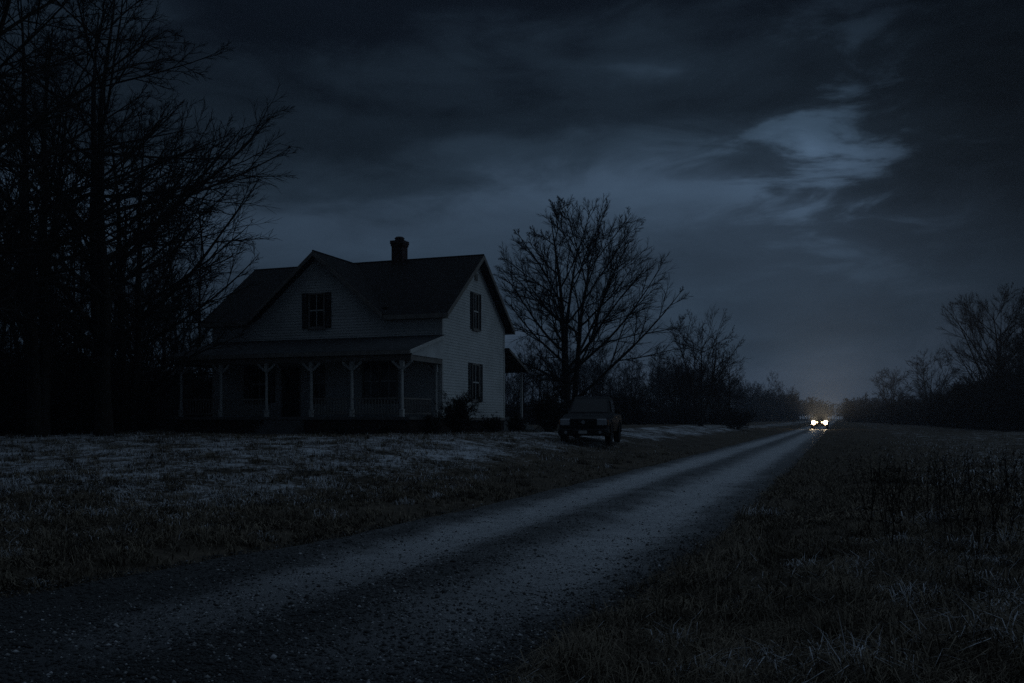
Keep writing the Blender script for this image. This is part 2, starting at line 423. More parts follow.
RZ = -.01 - .035 * tr + (fbm(RX * 2.2, RY * 2.2, 4, 31) - .5) * .05 + .03 * np.exp(-((RX + 3.6) / .5) ** 2) + (fbm(RX * .5, RY * .5, 2, 37) - .5) * .05
RZ = RZ - .13 * (1 - sstep(0, .5, edge))
rv = np.stack([RX, RY, RZ], -1).reshape(-1, 3)
ii = np.arange(RX.size).reshape(RX.shape)
rf = np.stack([ii[:-1, :-1], ii[1:, :-1], ii[1:, 1:], ii[:-1, 1:]], -1).reshape(-1, 4)
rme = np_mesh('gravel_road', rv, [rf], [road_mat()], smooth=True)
ta = rme.attributes.new('track', 'FLOAT', 'POINT'); ta.data.foreach_set('value', tr.ravel().astype(np.float32))
near_fade = sstep(3.4, 12.0, RY + 3.0 * (fbm(RX * .5, RY * .35, 3, 43) - .5)) * (.95 + .5 * (fbm(RX * .9, RY * .25, 3, 47) - .5))  # frost patches combined with a painted darkening towards the camera
ta = rme.attributes.new('frost', 'FLOAT', 'POINT'); ta.data.foreach_set('value', np.clip(near_fade, 0, 1).ravel().astype(np.float32))
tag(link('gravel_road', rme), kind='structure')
def road_z(x, y):
    t_ = track_amount(x, y)
    return -.01 - .035 * t_ + (fbm(x * 2.2, y * 2.2, 4, 31) - .5) * .05 + .03 * np.exp(-((x + 3.6) / .5) ** 2) + (fbm(x * .5, y * .5, 2, 37) - .5) * .05

# ------------------------------------------------------------------ trees (vectorised branching)
def polylines(rng, p0, d0, L, segs, wander, trop):
    N = len(p0); pts = np.empty((N, segs + 1, 3)); pts[:, 0] = p0
    d = d0 / np.linalg.norm(d0, axis=1, keepdims=True); st = (L / segs)[:, None]
    for k in range(segs):
        d = d + rng.normal(0, wander, (N, 3)) + np.array([0, 0, 1.0]) * trop
        d /= np.linalg.norm(d, axis=1, keepdims=True)
        pts[:, k + 1] = pts[:, k] + d * st
    return pts
def tubes(pts, rad, sides):
    N, S, _ = pts.shape
    t = np.gradient(pts, axis=1); t /= np.linalg.norm(t, axis=2, keepdims=True) + 1e-9
    ref = np.where(np.abs(t[..., 2:3]) > .9, np.array([1.0, 0, 0]), np.array([0, 0, 1.0]))
    a = np.cross(t, ref); a /= np.linalg.norm(a, axis=2, keepdims=True) + 1e-9
    b = np.cross(t, a)
    ang = np.arange(sides) * 2 * math.pi / sides
    v = pts[:, :, None, :] + rad[:, :, None, None] * (a[:, :, None, :] * np.cos(ang)[None, None, :, None] + b[:, :, None, :] * np.sin(ang)[None, None, :, None])
    ix = np.arange(N * S * sides).reshape(N, S, sides)
    nx = np.roll(ix, -1, axis=2)
    f = np.stack([ix[:, :-1], nx[:, :-1], nx[:, 1:], ix[:, 1:]], -1).reshape(-1, 4)
    return v.reshape(-1, 3), f
def merge(parts):
    vs = []; fs = []; o = 0
    for v, f in parts: vs.append(v); fs.append(f + o); o += len(v)
    return np.concatenate(vs), np.concatenate(fs)
def make_tree(seed, H, r0, levels, lean=(0, 0), stems=1, spread=0.0, wander0=.05, trop0=.02, segs0=14, trunk_len=1.0, tip0=.12, env=None):
    """levels: dicts n, len, a0, a1, t0, t1, segs, sides, wander, trop, rr, tip, taper (shorter towards the parent's end)"""
    rng = np.random.default_rng(seed)
    p0 = np.zeros((stems, 3)); d0 = np.tile([lean[0], lean[1], 1.0], (stems, 1))
    if stems > 1:
        az = np.arange(stems) * 2 * math.pi / stems + rng.uniform(-.4, .4, stems)
        sp = spread * rng.uniform(.5, 1.2, stems)
        d0[:, 0] += np.cos(az) * sp; d0[:, 1] += np.sin(az) * sp; p0[:, 0] = np.cos(az) * r0 * .4; p0[:, 1] = np.sin(az) * r0 * .4
    L = np.full(stems, H * trunk_len) * rng.uniform(.88, 1.0, stems)
    pts = polylines(rng, p0, d0, L, segs0, wander0, trop0)
    tt = np.linspace(0, 1, segs0 + 1)
    rad = (r0 * ((1 - tt) ** .85 * (1 - tip0 * .3) + tip0 * .3))[None] * np.ones((stems, 1))
    rad[:, 0] *= 1.45; rad[:, 1] *= 1.06
    pts[:, 0, 2] -= .3
    trunk = [tubes(pts, rad, 9)]; crown = []
    for li, lv in enumerate(levels):
        N, S1, _ = pts.shape; S = S1 - 1; n = lv['n']
        t = rng.uniform(0, 1, (N, n)); t = (np.arange(n)[None] + t) / n; t = lv['t0'] + (lv.get('t1', 1.0) - lv['t0']) * t
        f = np.clip(t * S, 0, S - 1e-4); k = f.astype(int); fr = f - k
        ar = np.arange(N)[:, None]
        P = pts[ar, k] * (1 - fr[..., None]) + pts[ar, k + 1] * fr[..., None]
        D = pts[ar, k + 1] - pts[ar, k]; D /= np.linalg.norm(D, axis=2, keepdims=True)
        pr = rad[ar, k] * (1 - fr) + rad[ar, k + 1] * fr
        A = np.cross(D, np.where(np.abs(D[..., 2:3]) > .9, np.array([1.0, 0, 0]), np.array([0, 0, 1.0]))); A /= np.linalg.norm(A, axis=2, keepdims=True)
        B = np.cross(D, A)
        phi = (np.arange(n)[None] * 2.4 + rng.uniform(0, 6.28, (N, 1)) + rng.normal(0, .5, (N, n)))
        th = np.radians(rng.uniform(lv['a0'], lv['a1'], (N, n)))
        ND = D * np.cos(th)[..., None] + (A * np.cos(phi)[..., None] + B * np.sin(phi)[..., None]) * np.sin(th)[..., None]
        plen = np.linalg.norm(np.diff(pts, axis=1), axis=2).sum(1)[:, None]
        base = lv['abs'] * H if 'abs' in lv else lv['len'] * plen
        LL = base * rng.uniform(.65, 1.2, (N, n)) * (1 - lv.get('taper', .5) * (t - lv['t0']) / max(1e-3, lv.get('t1', 1.0) - lv['t0']))
        P = P.reshape(-1, 3); ND = ND.reshape(-1, 3); LL = LL.reshape(-1)
        if env is not None:
            rx, zc, rz = env[:3]; q = P.copy(); q[:, 2] -= zc; q[:, 0] -= env[3] if len(env) > 3 else 0
            sc = np.array([1 / rx, 1 / rx, 1 / rz]); qs = q * sc
            up = np.array([0, 0, .25]) if li == 0 else np.array([0, 0, .08])
            nd = ND + up; nd /= np.linalg.norm(nd, axis=1, keepdims=True); ds = nd * sc
            aa = (ds * ds).sum(1); bb = (qs * ds).sum(1); cc = (qs * qs).sum(1) - 1
            disc = np.maximum(bb * bb - aa * cc, 0); hit = np.where(cc < 0, (-bb + np.sqrt(disc)) / aa, .35)
            if li == 0: LL = np.clip(hit * rng.uniform(.78, 1.06, len(hit)), .12 * H, .75 * H)
            elif li == 1: LL = np.clip(np.minimum(LL, hit * rng.uniform(.8, 1.25, len(hit))), .25, None)
        pr = (pr * lv['rr']).reshape(-1)
        keep = rng.uniform(0, 1, len(P)) < lv.get('keep', 1.0)
        P, ND, LL, pr = P[keep], ND[keep], LL[keep], pr[keep]
        pts = polylines(rng, P, ND, LL, lv['segs'], lv['wander'], lv['trop'])
        tt = np.linspace(0, 1, lv['segs'] + 1)
        tip = lv['tip']
        rad = np.maximum(pr[:, None] * (1 - tt)[None] ** .8, 0) + tip
        (trunk if li == 0 else crown).append(tubes(pts, rad, lv['sides']))
    return merge(trunk), merge(crown)
def tree_meshes(name, tr):
    (tv, tf), (cv, cf) = tr
    return np_mesh(name + '_trunk', tv, [tf], [M['bark']], smooth=True), np_mesh(name + '_crown', cv, [cf], [M['twig']])
def tree_obj(name, meshes, x, y, rz=0, s=1.0, label=None, cat='tree', group=None, z=None, sz=None):
    e = empty(name, (x, y, hz(x, y) if z is None else z), rz, label, cat, group)
    e.scale = (s, s, sz or s)
    link('trunk', meshes[0], e); link('crown', meshes[1], e)
    return e
def at(px, d):
    """ground place at photo column px and depth d"""
    p = CF * d + CR * ((px - 512) / 900 * d); return p.x, p.y

# broad spreading tree behind the pickup
broad = tree_meshes('broad', make_tree(11, 13.6, .19, [
    dict(n=11, abs=.5, a0=26, a1=78, t0=.07, t1=.93, segs=14, sides=7, wander=.035, trop=.018, rr=.52, tip=.010),
    dict(n=9, len=.46, a0=20, a1=46, t0=.14, segs=9, sides=5, wander=.035, trop=.014, rr=.50, tip=.0060, taper=.5),
    dict(n=8, len=.50, a0=18, a1=42, t0=.12, segs=6, sides=4, wander=.035, trop=.010, rr=.52, tip=.0044, taper=.5),
    dict(n=8, len=.64, a0=14, a1=38, t0=.12, segs=3, sides=3, wander=.04, trop=.01, rr=.55, tip=.0033, taper=.4)],
    lean=(.05, 0), stems=3, spread=.27, wander0=.035, trop0=.035, trunk_len=.90, env=(5.35, 7.4, 5.9, 1.0)))
# tall wood's-edge tree with long arms
giant = tree_meshes('giant', make_tree(23, 17.5, .25, [
    dict(n=16, abs=.54, a0=38, a1=80, t0=.14, t1=.96, segs=14, sides=7, wander=.03, trop=.018, rr=.46, tip=.010),
    dict(n=9, len=.42, a0=22, a1=46, t0=.14, segs=9, sides=5, wander=.035, trop=.018, rr=.50, tip=.0060, taper=.5),
    dict(n=7, len=.50, a0=18, a1=42, t0=.12, segs=6, sides=4, wander=.035, trop=.012, rr=.52, tip=.0046, taper=.5),
    dict(n=5, len=.60, a0=16, a1=40, t0=.12, segs=3, sides=3, wander=.04, trop=.01, rr=.55, tip=.0038, taper=.4)],
    stems=2, spread=.10, wander0=.035, trop0=.02, env=(7.0, 9.6, 8.4)))
def wood_tree(seed, H, r0, n0, t0, a0, a1, env, stems=1, spread=0, tl=1.0):
    return make_tree(seed, H, r0, [
        dict(n=n0, abs=.4, a0=a0, a1=a1, t0=t0, t1=.96, segs=9, sides=5, wander=.04, trop=.025, rr=.45, tip=.010),
        dict(n=7, len=.46, a0=20, a1=44, t0=.15, segs=6, sides=4, wander=.04, trop=.02, rr=.55, tip=.008, taper=.5),
        dict(n=6, len=.52, a0=18, a1=42, t0=.12, segs=4, sides=3, wander=.04, trop=.015, rr=.6, tip=.0065, taper=.45),
        dict(n=4, len=.60, a0=16, a1=40, t0=.12, segs=2, sides=3, wander=.05, trop=.01, rr=.6, tip=.0052, taper=.4)],
        wander0=.04, trop0=.02, stems=stems, spread=spread, trunk_len=tl, env=env)
slender = [tree_meshes('slender%d' % i, wood_tree(40 + i, 14.5 + i * .8, .14, 15, .34, 28, 62, (2.6, 9.6, 6.0))) for i in range(3)]
roundt = [tree_meshes('round%d' % i, wood_tree(60 + i, 12.0, .14, 9, .18, 26, 76, (4.3, 7.0, 5.3), stems=3, spread=.26, tl=.86)) for i in range(3)]

# ------------------------------------------------------------------ bushes
def make_bush(seed, H, n0=16, fine=6, spread=.55):
    rng = np.random.default_rng(seed)
    az = rng.uniform(0, 6.28, n0); sp = rng.uniform(.1, 1, n0) * spread
    d = np.stack([np.cos(az) * sp, np.sin(az) * sp, np.ones(n0)], 1)
    p = np.stack([np.cos(az) * .12 * rng.uniform(0, 1, n0), np.sin(az) * .12 * rng.uniform(0, 1, n0), np.full(n0, -.08)], 1)
    pts = polylines(rng, p, d, H * rng.uniform(.6, 1.05, n0), 6, .12, .02)
    rad = (.014 * (1 - np.linspace(0, 1, 7)) + .005)[None] * np.ones((n0, 1))
    out = [tubes(pts, rad, 4)]
    for n, ln, sg in ((8, .42, 4), (fine, .5, 3), (4, .5, 2)):
        N, S1, _ = pts.shape; k = rng.integers(1, S1 - 1, (N, n)); ar = np.arange(N)[:, None]
        P = pts[ar, k].reshape(-1, 3); D = (pts[ar, k + 1] - pts[ar, k]).reshape(-1, 3)
        D /= np.linalg.norm(D, axis=1, keepdims=True)
        pl = np.repeat(np.linalg.norm(np.diff(pts, axis=1), axis=2).sum(1), n)
        pts = polylines(rng, P, D + rng.normal(0, .6, P.shape), pl * ln * rng.uniform(.6, 1.2, len(P)), sg, .15, .03)
        rad = (.006 * (1 - np.linspace(0, 1, sg + 1)) + .003)[None] * np.ones((len(P), 1))
        out.append(tubes(pts, rad, 3))
    return merge(out), pts
def leaf_cards(rng, centres, size, jit):
    n = len(centres); c = centres + rng.normal(0, jit, (n, 3))
    a = rng.normal(0, 1, (n, 3)); a /= np.linalg.norm(a, axis=1, keepdims=True)
    b = np.cross(a, rng.normal(0, 1, (n, 3))); b /= np.linalg.norm(b, axis=1, keepdims=True)
    s = (size * rng.uniform(.6, 1.3, n))[:, None]
    v = np.stack([c - a * s, c + b * s * .45, c + a * s, c - b * s * .45], 1).reshape(-1, 3)
    return v, np.arange(n * 4).reshape(-1, 4)

# ================================================================== the farmhouse
HX0, HX1, HY0, HY1 = -27.4, -15.79, 34.69, 42.16     # walls
GZ = .75                                             # yard level at the house
FL = 1.50                                            # floor level
EZ, RZ_ = 5.85, 8.95                                 # eave edge and ridge (top of roof)
RYM = (HY0 + HY1) / 2
house = empty('farmhouse', ((HX0 + HX1) / 2, RYM, GZ), 0,
              'dark two storey white clapboard farmhouse with front porch and cross gable', 'house')
def hp(mb, name, m, parent=None, **k):
    """build in world coordinates, then parent to the house keeping place"""
    par = parent or house
    o = mb.build(name, m, None, **k)
    o.parent = par
    o.matrix_parent_inverse = wm(par).inverted()
    return o
def wm(o):
    m = Matrix.LocRotScale(o.location, o.rotation_euler, o.scale)
    return m if o.parent is None else wm(o.parent) @ o.matrix_parent_inverse @ m

# foundation
f = MB(); f.box(HX0 + .06, HX1 - .06, HY0 + .06, HY1 - .06, .3, FL); hp(f, 'foundation', M['brick'])
# lap siding
def siding(mb, o, u, n, z0, z1, lf, rf_, openings=(), course=.125):
    o = Vector(o); u = Vector(u); n = Vector(n)
    z = z0
    while z < z1 - 1e-3:
        zb = min(z + course, z1); zm = (z + zb) / 2
        segs = [(lf(z), rf_(z), lf(zb), rf_(zb))]
        for a, b, c, d in openings:
            if c < zm < d:
                ns = []
                for s in segs:
                    if b <= min(s[0], s[2]) or a >= max(s[1], s[3]): ns.append(s); continue
                    if a > s[0]: ns.append((s[0], a, s[2], a))
                    if b < s[1]: ns.append((b, s[1], b, s[3]))
                segs = ns
        for l0, r0, l1, r1 in segs:
            if r0 - l0 < .01: continue
            r1 = max(r1, l1 + .001)
            P = lambda uu, zz, off: o + u * uu + n * off + Vector((0, 0, zz))
            mb.face([P(l0, z, .022), P(r0, z, .022), P(r1, zb, .004), P(l1, zb, .004)])
            mb.face([P(l0, z, .0), P(r0, z, .0), P(r0, z, .022), P(l0, z, .022)])
        z = zb
W_ = HX1 - HX0; D_ = HY1 - HY0
ROOF_S = (RZ_ - EZ) / (RYM - (HY0 - .4))            # slope of the main roof
def main_z(y): return EZ + (y - (HY0 - .4)) * ROOF_S if y < RYM else EZ + ((HY1 + .4) - y) * ROOF_S
TH = .14
# wall core (flat boards behind the laps), closed gable prism
core = MB()
we = main_z(HY0) - TH - .02
core.prism([(HX0 + .01, HY0 + .01, FL - .02), (HX0 + .01, HY1 - .01, FL - .02), (HX0 + .01, HY1 - .01, we), (HX0 + .01, RYM, RZ_ - TH - .05), (HX0 + .01, HY0 + .01, we)], (W_ - .02, 0, 0))
GXC, GHW = -21.80, 3.0                               # front cross gable: centre, half width of its wall
GZT = RZ_ - .13
GS = (GZT - 5.93) / 3.43
def cross_z(x): return GZT - abs(x - GXC) * GS
core.prism([(GXC - GHW, HY0 + .01, 5.3), (GXC + GHW, HY0 + .01, 5.3), (GXC + GHW, HY0 + .01, cross_z(GXC + GHW) - TH - .04), (GXC, HY0 + .01, GZT - TH - .05), (GXC - GHW, HY0 + .01, cross_z(GXC - GHW) - TH - .04)], (0, .8, 0))
hp(core, 'wall_core', M['porch_wall'])
# gable end towards the road (+X)
sb = MB()
gl = lambda z: max(0.0, (z - we) / ROOF_S) if z > we else 0.0
siding(sb, (HX1, HY0, 0), (0, 1, 0), (1, 0, 0), FL - .03, RZ_ - TH - .1, lambda z: gl(z), lambda z: D_ - gl(z))
siding(sb, (HX0, HY1, 0), (0, -1, 0), (-1, 0, 0), FL - .03, RZ_ - TH - .1, lambda z: gl(z), lambda z: D_ - gl(z))
siding(sb, (HX1, HY1, 0), (-1, 0, 0), (0, 1, 0), FL - .03, we, lambda z: 0, lambda z: W_)
hp(sb, 'gable_wall', M['siding'])
# front wall: porch storey, upper wall and cross gable
sf = MB()
siding(sf, (HX0, HY0, 0), (1, 0, 0), (0, -1, 0), FL - .03, 4.92, lambda z: 0, lambda z: W_, openings=[(HX0 * 0 + (-23.72 - HX0), (-22.72 - HX0), FL - .05, 3.75)])
zsplit = we
siding(sf, (HX0, HY0, 0), (1, 0, 0), (0, -1, 0), 4.92, zsplit, lambda z: 0, lambda z: W_)
def cl_(z): return (GXC - (GZT - TH - .03 - z) / GS) - HX0
def cr_(z): return (GXC + (GZT - TH - .03 - z) / GS) - HX0
siding(sf, (HX0, HY0, 0), (1, 0, 0), (0, -1, 0), zsplit, GZT - TH - .12, lambda z: max(cl_(z), GXC - GHW - HX0), lambda z: min(cr_(z), GXC + GHW - HX0))
hp(sf, 'front_wall', M['siding'])
# corner boards
for (x, y) in ((HX1, HY0), (HX0, HY0), (HX1, HY1)):
    cb = MB()
    cb.box(x - .10, x + .034, y - .034 if y == HY0 else y - .10, y + .10 if y == HY0 else y + .034, FL - .06, we - .01)
    hp(cb, 'corner_board', M['trim'])
# frieze / water table along the foot of the gable wall
wt = MB(); wt.box(HX1 - .05, HX1 + .05, HY0 + .11, HY1 - .11, FL - .16, FL - .035); hp(wt, 'water_table', M['trim_old'])

# roofs
def slab(mb, a, b, c, d, th=TH):
    a, b, c, d = map(Vector, (a, b, c, d)); n = (b - a).cross(d - a).normalized()
    if n.z < 0: n = -n; a, b, c, d = a, d, c, b
    lo = [p - n * th for p in (a, b, c, d)]; up = [a, b, c, d]
    mb.face(up); mb.face(lo[::-1])
    for i in range(4): mb.face([lo[i], lo[(i + 1) % 4], up[(i + 1) % 4], up[i]])
rx0, rx1 = HX0 - .5, HX1 + .42
ye0, ye1 = HY0 - .4, HY1 + .4
rm = MB()
def front_piece(xa, xb, ya): slab(rm, (xa, ya, main_z(ya)), (xb, ya, main_z(ya)), (xb, RYM, RZ_), (xa, RYM, RZ_))
front_piece(rx0, GXC - 3.44, ye0); front_piece(GXC - 3.44, GXC + 3.44, HY0 + .14); front_piece(GXC + 3.44, rx1, ye0)
slab(rm, (rx0, ye1, EZ), (rx0, RYM, RZ_), (rx1, RYM, RZ_), (rx1, ye1, EZ))
roof = hp(rm, 'roof', M['roof'])
cg = MB(); yf = HY0 - .48
slab(cg, (GXC - 3.43, yf, 5.93), (GXC, yf, GZT), (GXC, RYM - .02, GZT), (GXC - 3.43, RYM - .02, 5.93))
slab(cg, (GXC + 3.43, yf, 5.93), (GXC + 3.43, RYM - .02, 5.93), (GXC, RYM - .02, GZT), (GXC, yf, GZT))
hp(cg, 'cross_gable_roof', M['roof'])
# ridge caps
rc = MB(); rc.tube((rx0, RYM, RZ_ - .01), (rx1, RYM, RZ_ - .01), .05, n=6); rc.tube((GXC, yf, GZT - .01), (GXC, RYM, GZT - .01), .05, n=6); hp(rc, 'ridge_cap', M['roof'], roof)
# rake boards and fascias
def rake(p, q, off, h=.2, t=.03):
    tb = MB(); p = Vector(p); q = Vector(q); dn = Vector((0, 0, -1))
    tb.prism([p, q, q + dn * h, p + dn * h], Vector(off).normalized() * t)
    hp(tb, 'rake_board', M['trim_old'])
for ya in (ye0, ye1):
    rake((rx1 + .002, ya, EZ - .02), (rx1 + .002, RYM, RZ_ - .02), (1, 0, 0))
    rake((rx0 - .002, ya, EZ - .02), (rx0 - .002, RYM, RZ_ - .02), (-1, 0, 0))
rake((GXC - 3.43, yf - .002, 5.91), (GXC, yf - .002, GZT - .02), (0, -1, 0)); rake((GXC + 3.43, yf - .002, 5.91), (GXC, yf - .002, GZT - .02), (0, -1, 0))
for xa, xb in ((rx0, GXC - 3.44), (GXC + 3.44, rx1)):
    tb = MB(); tb.box(xa, xb, ye0 - .033, ye0 - .003, EZ - .20, EZ - .01)
    tb.box(xa + .1, xb - .1, ye0, HY0 - .03, EZ - .21, EZ - .18); hp(tb, 'eave_board', M['trim_old'])
tb = MB(); tb.box(rx0, rx1, ye1 + .003, ye1 + .033, EZ - .20, EZ - .01); hp(tb, 'eave_board', M['trim_old'])
# chimney (sits on the roof)
cx0, cx1, cyc = -19.99, -19.41, RYM
ch = MB(); ch.box(cx0, cx1, cyc - .27, cyc + .27, 8.2, 9.85)
chim = hp(ch, 'chimney', M['soot_brick'], roof)
ch = MB(); ch.box(cx0 - .03, cx1 + .03, cyc - .30, cyc + .30, 9.60, 9.70); ch.box(cx0 - .055, cx1 + .055, cyc - .325, cyc + .325, 9.705, 9.86)
ch.tube((-19.70, cyc, 9.84), (-19.70, cyc, 9.98), .24, .21, n=14); ch.tube((-19.70, cyc, 9.99), (-19.70, cyc, 10.06), .25, .17, n=14)
hp(ch, 'chimney_cap', M['soot_brick'], roof)

# windows: frame is the part; pane, sash bars, sill, shutters are its pieces
def window(o, u, n, w, z0, z1, shutters=0, cols=2, curtain=False, bars=True):
    o = Vector(o); u = Vector(u); n = Vector(n); up = Vector((0, 0, 1))
    def bx(mb, ua, ub, za, zb, da, db):
        P = o + u * ua + n * da + up * za
        mb.prism([P, P + u * (ub - ua), P + u * (ub - ua) + up * (zb - za), P + up * (zb - za)], n * (db - da))
    fr = MB(); t = .075
    bx(fr, -w / 2, -w / 2 + t, z0, z1, .0, .06); bx(fr, w / 2 - t, w / 2, z0, z1, .0, .06)
    bx(fr, -w / 2 + t, w / 2 - t, z1 - t, z1, .0, .058); bx(fr, -w / 2 + t, w / 2 - t, z0, z0 + t, .0, .058)
    wo = hp(fr, 'window', M['trim_old'])
    pa = MB(); bx(pa, -w / 2 + t, w / 2 - t, z0 + t, z1 - t, .003, .028); hp(pa, 'pane', M['glass'], wo)
    sa = MB(); zm = (z0 + z1) / 2
    bx(sa, -w / 2 + t + .002, w / 2 - t - .002, zm - .03, zm + .03, .03, .05)
    if cols == 2 and bars: bx(sa, -.018, .018, zm + .032, z1 - t - .002, .03, .044); bx(sa, -.017, .017, z0 + t + .002, zm - .032, .03, .044)
    hp(sa, 'sash_bar', M['trim'], wo)
    si = MB(); bx(si, -w / 2 - .06, w / 2 + .06, z0 - .06, z0 - .002, .0, .11); hp(si, 'sill', M['trim_old'], wo)
    if shutters:
        for s in (-1, 1):
            sh = MB(); a = s * (w / 2 + .02); b = s * (w / 2 + .02 + shutters); a, b = min(a, b), max(a, b)
            bx(sh, a, a + .05, z0, z1, .024, .06); bx(sh, b - .05, b, z0, z1, .024, .06)
            for zz in (z0, zm - .04, z1 - .08): bx(sh, a + .05, b - .05, zz, zz + .08, .024, .058)
            q = z0 + .1
            while q < z1 - .1:
                bx(sh, a + .05, b - .05, q, q + .035, .026, .045); q += .055
            hp(sh, 'shutter', M['shutter'], wo)
    return wo
EX = (1, 0, 0); FY = (0, -1, 0)
window((HX1, 38.36, 0), (0, 1, 0), EX, .66, 5.5, 7.2, .27)
window((HX1, 38.34, 0), (0, 1, 0), EX, .86, 2.22, 3.95, .37)
window((-21.88, HY0, 0), (1, 0, 0), FY, .84, 5.45, 7.02, .30)
window((-24.9, HY0, 0), (1, 0, 0), FY, .95, 2.15, 3.85, .34)
window((-19.15, HY0, 0), (1, 0, 0), FY, .85, 2.15, 3.95, 0)
window((-18.28, HY0, 0), (1, 0, 0), FY, .85, 2.15, 3.95, 0)
window((-21.75, HY0, 0), (1, 0, 0), FY, .6, 2.15, 3.85, 0)
# attic vent
v = MB(); v.box(HX1 + .0, HX1 + .05, 38.24, 38.60, 7.78, 8.12)
for k in range(5): v.box(HX1 + .05, HX1 + .065, 38.27, 38.57, 7.81 + k * .058, 7.84 + k * .058)
hp(v, 'attic_vent', M['trim_old'])
# door
dm = MB(); dm.box(-23.66, -22.78, HY0 - .02, HY0 + .008, FL, 3.68); door = hp(dm, 'door', M['dark_wood'])
dm = MB(); dm.box(-23.72, -23.662, HY0 - .06, HY0 + .005, FL, 3.75); dm.box(-22.778, -22.72, HY0 - .06, HY0 + .005, FL, 3.75); dm.box(-23.66, -22.78, HY0 - .058, HY0 + .005, 3.683, 3.75); hp(dm, 'door_frame', M['trim_old'], door)
dm = MB(); dm.box(-23.52, -22.92, HY0 - .034, HY0 - .022, 2.6, 3.5); hp(dm, 'pane', M['glass'], door)
dm = MB(); dm.tube((-22.87, HY0 - .02, 2.5), (-22.87, HY0 - .08, 2.5), .03, n=8); hp(dm, 'handle', M['handle'], door)

# porch
PY = 31.75; PE = 31.33; PX0, PX1 = -27.25, -15.62
f = MB(); f.box(PX0 + .1, PX1 - .12, PY - .2, HY0 - .03, FL - .12, FL); hp(f, 'porch_floor', M['porch_floor'])
f = MB(); f.box(PX0 + .16, PX1 - .2, PY - .12, HY0 + .04, .3, FL - .123); hp(f, 'porch_skirt', M['brick'])
pr = MB(); zt, ze = 4.97, 4.10
slab(pr, (PX0, PE, ze), (PX1 - .0, PE, ze), (PX1 - .0, HY0 - .024, zt), (PX0, HY0 - .024, zt), .09)
proof = hp(pr, 'porch_roof', M['porch_roof'])
f = MB(); f.box(PX0 - .002, PX1 + .002, PE - .034, PE - .004, ze - .17, ze - .01); hp(f, 'porch_fascia', M['trim_old'])
f = MB()
rk = [(PX1 + .003, PE, ze - .01), (PX1 + .003, HY0 - .03, zt - .01), (PX1 + .003, HY0 - .03, zt - .15), (PX1 + .003, PE, ze - .15)]
f.prism(rk, (.03, 0, 0)); hp(f, 'porch_rake_board', M['trim'])
f = MB(); sy = (zt - ze) / (HY0 - PE)
f.prism([(PX1 - .12, PY - .05, 3.93), (PX1 - .12, HY0 - .03, 3.93), (PX1 - .12, HY0 - .03, zt - .14), (PX1 - .12, PY - .05, ze + .10 - .10)], (.03, 0, 0))
hp(f, 'porch_end_panel', M['siding'])
f = MB(); f.box(PX0 + .12, PX1 - .125, PY - .08, PY + .08, 3.72, 3.925); f.box(PX1 - .30, PX1 - .14, PY + .085, HY0 - .03, 3.72, 3.925); f.box(PX0 + .14, PX0 + .30, PY + .085, HY0 - .03, 3.72, 3.925); hp(f, 'porch_beam', M['trim_old'])
f = MB(); f.box(PX0 + .1, PX1 - .13, PY + .0, HY0 - .03, 3.93, 3.96); hp(f, 'porch_ceiling', M['dark_wood'])
posts = [-16.17, -18.41, -20.3, -22.46, -24.75, -26.84]
def post(x, y, half=False):
    p = MB(); p.box(x - .075, x + .075, y - .075, y + .075, FL + .001, FL + .25); p.box(x - .09, x + .09, y - .09, y + .09, FL + .252, FL + .29)
    p.tube((x, y, FL + .28), (x, y, 3.4), .065, .055, n=10); p.box(x - .075, x + .075, y - .075, y + .075, 3.38, 3.718)
    po = hp(p, 'porch_post', M['trim'])
    for s in (-1, 1):
        if half and s > 0: continue
        b = MB()
        b.prism([(x + s * .077, y - .02, 3.36), (x + s * .077, y - .02, 3.46), (x + s * .36, y - .02, 3.715), (x + s * .45, y - .02, 3.715), (x + s * .45, y - .02, 3.66), (x + s * .2, y - .02, 3.44)][::s], (0, .04, 0))
        hp(b, 'bracket', M['trim'], po)
    return po
for i, x in enumerate(posts): post(x, PY)
post(-16.0, HY0 - .14, True)
# railing between posts, open at the steps
def railing(xa, xb, y):
    r = MB(); r.box(xa, xb, y - .03, y + .03, 2.20, 2.26); r.box(xa, xb, y - .025, y + .025, 1.60, 1.65)
    x = xa + .12
    while x < xb - .05:
        r.box(x - .015, x + .015, y - .015, y + .015, 1.651, 2.199); x += .14
    hp(r, 'porch_railing', M['trim_old'])
for i in range(5):
    if i == 2: continue
    railing(posts[i + 1] + .09, posts[i] - .09, PY)
r = MB(); xq = posts[0]
r.box(xq - .03, xq + .03, PY + .09, HY0 - .22, 2.20, 2.26); r.box(xq - .025, xq + .025, PY + .09, HY0 - .22, 1.60, 1.65)
yy = PY + .2
while yy < HY0 - .25: r.box(xq - .015, xq + .015, yy - .015, yy + .015, 1.651, 2.199); yy += .14
hp(r, 'porch_railing', M['trim_old'])
# steps up to the porch
st = MB()
for k in range(4): st.box(-22.25, -20.52, PY - .22 - .28 * (k + 1), PY - .205 - .28 * k, .45, FL - .15 - k * .17)
hp(st, 'porch_steps', M['porch_floor'])
